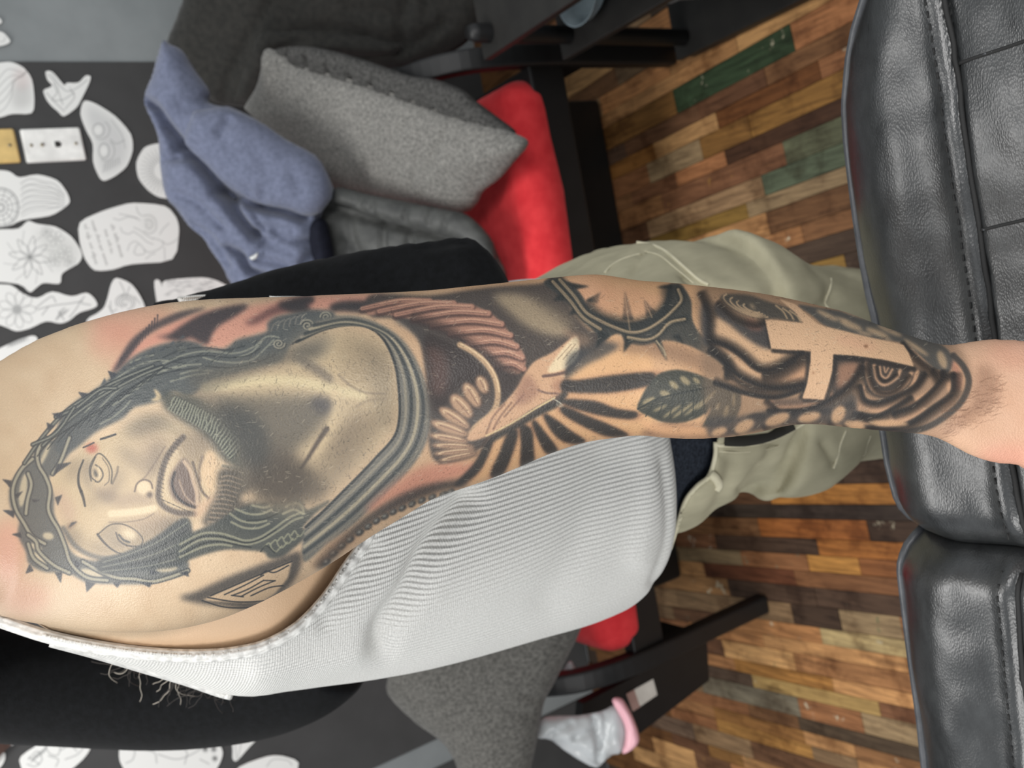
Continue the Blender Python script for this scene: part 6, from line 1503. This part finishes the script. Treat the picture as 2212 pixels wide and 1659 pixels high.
for pts, dep, wid in folds:
    d_, _ = poly_dist(q, spline(pts, 5), False)
    disp -= np.where(nearside, dep * np.exp(-(d_ / wid) ** 2), 0)
disp += 0.002 * np.array([mnoise.noise(Vector(p) * 14) for p in flat]) 
# hem curls in over the belly
k = np.clip((0.912 - flat[:, 2]) / 0.03, 0, 1); disp -= 0.016 * k ** 2
flat = flat + nrm * disp[:, None]
q, zc = to_px(flat)
hole = (inside(q, AH) & (flat[:, 1] < YC)) | ((q[:, 0] < 395) & (q[:, 1] < 760))
neckl = (np.abs(flat[:, 1] - YC) < 0.075) & (flat[:, 0] < 0.0) & (flat[:, 2] > 1.285 + 0.9 * np.abs(flat[:, 1] - YC))
farhole = (((flat[:, 0] + 0.04) / 0.085) ** 2 + ((flat[:, 2] - 1.31) / 0.10) ** 2 < 1) & (flat[:, 1] > YC + 0.08)
dead = hole | farhole | neckl
idx = np.arange(len(flat)).reshape(len(zs), NR)
_dah = np.full(len(flat), 1e3); _dah[hole] = poly_dist(q[hole], AH)[0]
F = []
touch = np.zeros(len(flat), bool)
for i in range(len(zs) - 1):
    for k in range(NR):
        qd = [idx[i, k], idx[i, (k + 1) % NR], idx[i + 1, (k + 1) % NR], idx[i + 1, k]]
        dn = dead[qd].sum()
        if dn == 4 or any(hole[v] and _dah[v] > 28 for v in qd): continue
        if dn: touch[qd] = True
        F.append(qd)
# pull the cut vertices onto the armhole curve
cut = touch & hole
_, npx = poly_dist(q[cut], AH)
flat[cut] = np.array([atC(a[0], a[1], zz) for a, zz in zip(npx, zc[cut])])
o = mobj('tank_top', flat, F, M_tank); adopt(o, person)
bm = bmesh.new(); bm.from_mesh(o.data)
uvl = bm.loops.layers.uv.new('sheet')
_p = np.array([v.co[:] for v in bm.verts])
TH = (np.arctan2((_p[:, 1] - YC) / 0.175, (_p[:, 0] + 0.085) / 0.16) / (2 * math.pi)) % 1.0
for fc in bm.faces:
    ks = [TH[l.vert.index] for l in fc.loops]
    wrap = max(ks) - min(ks) > 0.5
    for l in fc.loops:
        l[uvl].uv = ((TH[l.vert.index] + (1.0 if wrap and TH[l.vert.index] < 0.5 else 0.0)), (l.vert.index // NR) / len(zs) * 0.55)
loose = [v for v in bm.verts if not v.link_faces]
bmesh.ops.delete(bm, geom=loose, context='VERTS')
bmesh.ops.recalc_face_normals(bm, faces=bm.faces)
bm.to_mesh(o.data); bm.free()
sdf = o.modifiers.new('thick', 'SOLIDIFY'); sdf.thickness = 0.0016; sdf.offset = 1
tank = o
def on_tank(curve, lift=0.0):
    live = ~dead & (flat[:, 1] < YC)
    L = flat[live]; LQ, LZ = to_px(L)
    out = []
    for p in curve:
        d = np.hypot(LQ[:, 0] - p[0], LQ[:, 1] - p[1]); w = np.argsort(d)[:6]
        out.append(np.median(LZ[w]))
    out = np.array(out); out = np.convolve(np.pad(out, 4, mode='edge'), np.ones(9) / 9, 'valid')
    return [atC(p[0], p[1], z - lift) for p, z in zip(curve, out)]
bind = spline([(-120, 1300), (0, 1341), (100, 1374), (200, 1396), (300, 1410), (380, 1416), (450, 1416), (510, 1410), (575, 1394), (645, 1354), (705, 1292), (750, 1226), (790, 1168), (815, 1110)], 8)
nb = on_tank(bind, 0.001)
tb_ = tube('armhole_binding', nb, 0.0042, M_tank, None, 10); adopt(tb_, person); 
cu_uv = np.array([[i // 10 * 0.0009, (i % 10) * 0.0012] for i in range(len(tb_.data.vertices))]); set_uv(tb_, cu_uv)
nl = spline([(110, 1386), (200, 1410), (300, 1440), (400, 1470), (470, 1494), (500, 1502)], 8)
nbk = tube('neckline_binding', on_tank(nl, 0.0), 0.0035, M_tank, None, 10); adopt(nbk, person); set_uv(nbk, np.array([[i // 10 * 0.0009, (i % 10) * 0.0012] for i in range(len(nbk.data.vertices))]))

# khaki trousers
zpl, xpl = xz_curve([(1380, 1200), (1430, 1196), (1480, 1190), (1545, 1164), (1640, 1092), (1700, 1074), (1760, 1062), (1800, 1024), (1815, 1005), (1900, 990), (2100, 985)], YC - 0.11)
zpr, xpr = xz_curve([(1200, 605), (1235, 592), (1280, 565), (1330, 540), (1380, 523), (1420, 518), (1480, 525), (1530, 545), (1560, 572), (1600, 585), (1660, 604), (1720, 606), (1790, 600), (1850, 574), (1950, 565), (2100, 590)], YC - 0.04)
def pring(z, yc, b, n=72, expo=2.4, sh=0.0):
    a0, a1 = float(np.interp(z, zpl, xpl)) + sh, float(np.interp(z, zpr, xpr)) + sh
    t = np.linspace(0, 2 * np.pi, n, endpoint=False); C, S = np.cos(t), np.sin(t)
    return np.stack([(a0 + a1) / 2 + (a1 - a0) / 2 * np.sign(C) * np.abs(C) ** (2 / expo), yc + b * np.sign(S) * np.abs(S) ** (2 / expo), np.full(n, z)], 1)
M_navyk = fabric('navy_mesh_knit', (24, 28, 36), (44, 50, 60), 420, 0.8, 0.4, 2)
V, F = loft_geo([pring(z, YC, float(np.interp(z, [.78, .9], [.172, .166])), 100) for z in np.linspace(0.76, 0.905, 14)], False)
cxy = np.array([np.mean([v[0] for v in V]), YC, 0])
V = [np.array([cxy[0] + (v[0] - cxy[0]) * 0.965, YC + (v[1] - YC) * 0.97, v[2]]) for v in V]
un = mobj('undershirt', V, F, M_navyk); fix_normals(un); adopt(un, person)
PV, PF = [], []
tv, tf = loft_geo([pring(z, YC, float(np.interp(z, [.6, .7, .8, .9], [.168, .176, .176, .170]))) for z in np.linspace(0.66, 0.895, 24)]); strips(PV, PF, tv, tf)
for yc, sh in ((YC - 0.092, 0.0), (YC + 0.092, 0.012)):
    tv, tf = loft_geo([pring(z, yc, float(np.interp(z, [0.05, .4, .7], [.075, .078, .086])), sh=sh) for z in np.linspace(0.045, 0.72, 50)]); strips(PV, PF, tv, tf)
M_khaki = fabric('khaki_twill', (158, 153, 130), (184, 178, 152), 24, 0.9, 0.3, 7, stretch=(1, 1, 0.5), ramp=(0.3, 0.7))
pants = remesh('trousers', PV, PF, 0.0045, 8, 0.5, M_khaki)
bm = bmesh.new(); bm.from_mesh(pants.data)
WA = spline([(1100, 900), (1530, 920), (1546, 950), (1545, 985), (1532, 1030), (1505, 1052), (1478, 1085), (1462, 1135), (1445, 1188), (1400, 1260), (1100, 1260)], 5, True)
PC = np.array([v.co[:] for v in bm.verts]); PQ, PZ = to_px(PC)
kill = inside(PQ, WA) & (PC[:, 1] < YC + 0.04)
kill |= PC[:, 2] > 0.885
PF_ = [([(1480, 600), (1530, 640), (1560, 680)], .006, 12), ([(1560, 720), (1620, 700), (1680, 640)], .008, 22), ([(1690, 920), (1660, 1000), (1600, 1100)], .007, 20), ([(1735, 930), (1700, 1010), (1680, 1060)], .008, 14), ([(1790, 640), (1760, 690), (1740, 720)], .006, 16), ([(1560, 640), (1600, 650), (1640, 690)], .006, 14), ([(1580, 1000), (1560, 1080), (1520, 1150)], .005, 18), ([(1330, 640), (1360, 600), (1390, 545)], .003, 6), ([(1640, 1010), (1600, 1060)], .004, 10), ([(1780, 960), (1800, 1000)], .005, 10)]
dsp = np.zeros(len(PC))
for pts, dep, wid in PF_:
    d_, _ = poly_dist(PQ, spline(pts, 5), False); dsp += dep * np.exp(-(d_ / wid) ** 2)
bm.normal_update()
for i, v in enumerate(bm.verts):
    nz_ = 0.004 * mnoise.noise(Vector((v.co.x * 16, v.co.y * 16, v.co.z * 9))) + 0.002 * mnoise.noise(v.co * 40)
    v.co = v.co + v.normal * (nz_ - (dsp[i] if v.co.y < YC + 0.05 else 0))
bm.verts.ensure_lookup_table()
bmesh.ops.delete(bm, geom=[v for i, v in enumerate(bm.verts) if kill[i]], context='VERTS')
bd_ = [v for v in bm.verts if any(len(e.link_faces) == 1 for e in v.link_edges) and v.co.z < 0.884 and v.co.z > 0.3]
if bd_:
    bq, bz = to_px(np.array([v.co[:] for v in bd_])); dd_, nn_ = poly_dist(bq, WA)
    for v, d0, n0, z0 in zip(bd_, dd_, nn_, bz):
        if d0 < 25: v.co = Vector(atC(n0[0], n0[1], z0))
bm.to_mesh(pants.data); bm.free()
for p in pants.data.polygons: p.use_smooth = True
sdf = pants.modifiers.new('thick', 'SOLIDIFY'); sdf.thickness = 0.002; sdf.offset = 1
adopt(pants, person)
PC = np.array([v.co[:] for v in pants.data.vertices]); PQ, PZ = to_px(PC)
front = PC[:, 1] < YC - 0.02
def on_pants(curve, lift=0.002, back=False):
    sel = front if not back else np.ones(len(PC), bool)
    LQ, LZ = PQ[sel], PZ[sel]; out = []
    for p in curve:
        d = np.hypot(LQ[:, 0] - p[0], LQ[:, 1] - p[1]); w = np.argsort(d)[:5]; out.append(LZ[w].min())
    out = np.convolve(np.pad(np.array(out), 3, mode='edge'), np.ones(7) / 7, 'valid')
    return [atC(p[0], p[1], z - lift) for p, z in zip(curve, out)]
M_seam = fabric('khaki_seam', (196, 190, 164), (212, 206, 180), 60, 0.9, 0.2, 4)
M_dark = plain('pocket_inside', (34, 33, 28), 0.95)
def ptube(name, pts, r, mat, n=6, lift=0.002):
    o = tube(name, on_pants(spline(pts, 6), lift), r, mat, None, 8); o.parent = pants
    o.matrix_parent_inverse = Matrix.Identity(4); return o
ptube('pocket_edge', [(1545, 962), (1600, 962), (1650, 955), (1690, 940), (1730, 918), (1750, 905)], 0.0018, M_seam)
ptube('pocket_stitch', [(1550, 975), (1600, 977), (1655, 971), (1700, 955), (1742, 930)], 0.0006, M_seam)
ptube('pocket_opening', [(1562, 952), (1600, 953), (1645, 946), (1685, 932), (1712, 918)], 0.0055, M_dark, lift=0.0)
ptube('waistband_edge', [(1546, 955), (1545, 985), (1532, 1028), (1506, 1050), (1480, 1083), (1464, 1133), (1447, 1186)], 0.0022, M_seam, lift=0.0)
ptube('belt_loop', [(1533, 1022), (1545, 1032), (1552, 1046), (1546, 1056)], 0.0045, M_seam)
ptube('yoke_seam', [(1306, 590), (1320, 575), (1345, 560), (1385, 548)], 0.0014, M_seam)
ptube('pocket_flap_edge', [(1375, 524), (1410, 530), (1440, 545), (1475, 575), (1510, 605), (1530, 615)], 0.0018, M_seam)
ptube('pocket_flap_edge', [(1392, 543), (1425, 552), (1460, 580), (1498, 612)], 0.0008, M_seam)
ptube('cargo_pocket_edge', [(1795, 602), (1792, 625), (1782, 655), (1790, 668)], 0.0017, M_seam)
ptube('cargo_pocket_edge', [(1828, 928), (1815, 960), (1808, 990), (1800, 1012)], 0.0014, M_seam)
ptube('cargo_pocket_edge', [(1880, 940), (1870, 965), (1866, 982), (1850, 985)], 0.0014, M_seam)
# shoes under the trousers
M_shoe = fabric('dark_canvas_shoe', (40, 40, 42), (54, 54, 56), 60, 0.8, 0.2, 4)
M_sole = plain('white_rubber', (200, 198, 190), 0.6)
for yc in (YC - 0.092, YC + 0.092):
    r_ = []
    for X, hh, ww in ((0.09, .02, .02), (0.08, .065, .036), (0.03, .085, .04), (-0.03, .085, .042), (-0.08, .062, .047), (-0.14, .045, .050), (-0.19, .034, .044), (-0.215, .022, .022)):
        r_.append([(X - 0.02, yc + ww * math.cos(t), 0.026 + hh * (0.5 + 0.5 * math.sin(t)) if math.sin(t) > -0.9 else 0.026) for t in np.linspace(0, 2 * math.pi, 20, endpoint=False)])
    V, F = loft_geo(r_); o = mobj('shoe', V, F, M_shoe); fix_normals(o); adopt(o, person)
    ol = [(X - 0.02, yc + s_ * w) for s_, seq in ((1, ((0.095, .02), (0.085, .04), (0.03, .043), (-0.03, .045), (-0.08, .05), (-0.14, .053), (-0.195, .046), (-0.225, .02))), (-1, ((-0.225, .02), (-0.195, .046), (-0.14, .053), (-0.08, .05), (-0.03, .045), (0.03, .043), (0.085, .04), (0.095, .02)))) for X, w in seq]
    n = len(ol); V = [(x, y, 0.0005) for x, y in ol] + [(x, y, 0.03) for x, y in ol]
    s2 = mobj('sole', V, [list(range(n)), list(range(n, 2 * n))[::-1]] + [[k, (k + 1) % n, n + (k + 1) % n, n + k] for k in range(n)], M_sole, o, smooth=False); fix_normals(s2); s2.matrix_parent_inverse = o.matrix_parent_inverse.copy()

# black T-shirt pulled off this arm: worn on the far arm, hanging behind the back
M_tee = fabric('black_jersey', (11, 12, 13), (17, 18, 20), 160, 0.95, 0.25, 4, spec=0.12, sheen=0.03)
TV, TF = [], []
sp = spline([(0.02, 0.86, 1.385)] + [atC(x_, y_, z_) for x_, y_, z_ in ((-150, 1430, .92), (0, 1474, .94), (150, 1486, .95), (330, 1495, .955), (450, 1490, .955), (560, 1472, .95), (650, 1438, .94), (710, 1392, .93))], 6)
tv, tf = tube_geo(sp, np.interp(np.linspace(0, 1, len(sp)), [0, .25, .5, .8, 1], [.055, .058, .058, .058, .056]), 36); strips(TV, TF, tv, tf)
tv, tf = tube_geo(spline([(0.05, 0.82, 1.08), (0.0, 0.86, 1.22), (0.0, 0.89, 1.36)], 6), [.025] * 13, 16); strips(TV, TF, tv, tf)
br = []
for z in np.linspace(1.00, 1.10, 10):
    a = torso_ring(z, 0.02, 120); i_ = torso_ring(z, 0.002, 120)
    sel = [k for k in range(120) if (k <= 24 or k >= 118)]
    sel = sorted(sel, key=lambda k: (k + 2) % 120)
    br.append(np.vstack([a[sel], i_[sel][::-1]]))
tv, tf = loft_geo(br); strips(TV, TF, tv, tf)
tee = remesh('black_tshirt', TV, TF, 0.005, 8, 0.5, M_tee); adopt(tee, person)
en, eo = np.array([0.1, -0.85, 0.5]), atC(800, 590, 0.73)
en = -W_F + 0.35 * W_R; en /= np.linalg.norm(en)
sl = cushion('empty_sleeve', [(330, 668), (400, 646), (430, 637), (500, 618), (560, 600), (640, 577), (720, 558), (850, 535), (930, 524), (985, 516), (1015, 517), (1040, 530), (1068, 558), (1090, 592), (1100, 620), (1085, 700), (900, 740), (600, 740), (400, 720)],
             eo, en, M_tee, h=0.005, T=0.022, R=0.03, tb=0.02, nz=(0.004, 16), parent=None, creases=[([(1000, 530), (1030, 560), (1050, 600)], .004, .006), ([(930, 540), (1000, 535)], .005, .008), ([(700, 580), (850, 560), (960, 560)], .003, .012)])
adopt(sl, person)
# curls of chest hair over the neckline
M_hair = plain('dark_hair', (46, 40, 36), 0.45)
M_hairl = plain('grey_hair', (176, 168, 156), 0.4)
hr = random.Random(9)
V, F, V2, F2 = [], [], [], []
for k in range(46):
    x0 = hr.uniform(250, 495); y0 = 1428 + (x0 - 250) * 0.30 
    L = hr.uniform(20, 75); a = hr.uniform(-0.9, 0.9)
    p = [(x0, y0)]
    for s in range(1, 6):
        a += hr.uniform(-0.75, 0.75); p.append((p[-1][0] + L / 5 * math.sin(a) * 1.2, p[-1][1] + L / 5 * math.cos(a)))
    zc0 = hr.uniform(0.70, 0.74)
    W = [atC(x, y, zc0 + 0.003 * i) for i, (x, y) in enumerate(spline(p, 4))]
    a_, b_ = tube_geo(W, 0.00028, 5)
    strips(*((V2, F2) if k % 6 == 0 else (V, F)), a_, b_)
h1 = mobj('chest_hair', V, F, M_hair); adopt(h1, person); h1['kind'] = 'stuff'
h2 = mobj('grey_chest_hair', V2, F2, M_hairl); adopt(h2, person); h2['kind'] = 'stuff'
# hair cap on the head above the picture
hv, hf = [], []
hc = []
for z, xc, ax_, by in ((1.60, 0.005, .055, .074), (1.64, -0.02, .085, .082), (1.68, -0.04, .104, .085), (1.72, -0.044, .104, .081), (1.75, -0.042, .084, .066), (1.768, -0.04, .055, .044), (1.774, -0.04, .02, .018)):
    hc.append(np.array([[xc + ax_ * math.cos(t), YC + by * math.sin(t), z] for t in np.linspace(0, 2 * math.pi, 48, endpoint=False)]))
hv, hf = loft_geo(hc); ho_ = remesh('hair', hv, hf, 0.005, 6, 0.5, fabric('short_dark_hair', (38, 32, 28), (58, 50, 44), 90, 0.7, 0.5, 5, stretch=(1, 1, 0.3))); adopt(ho_, person)
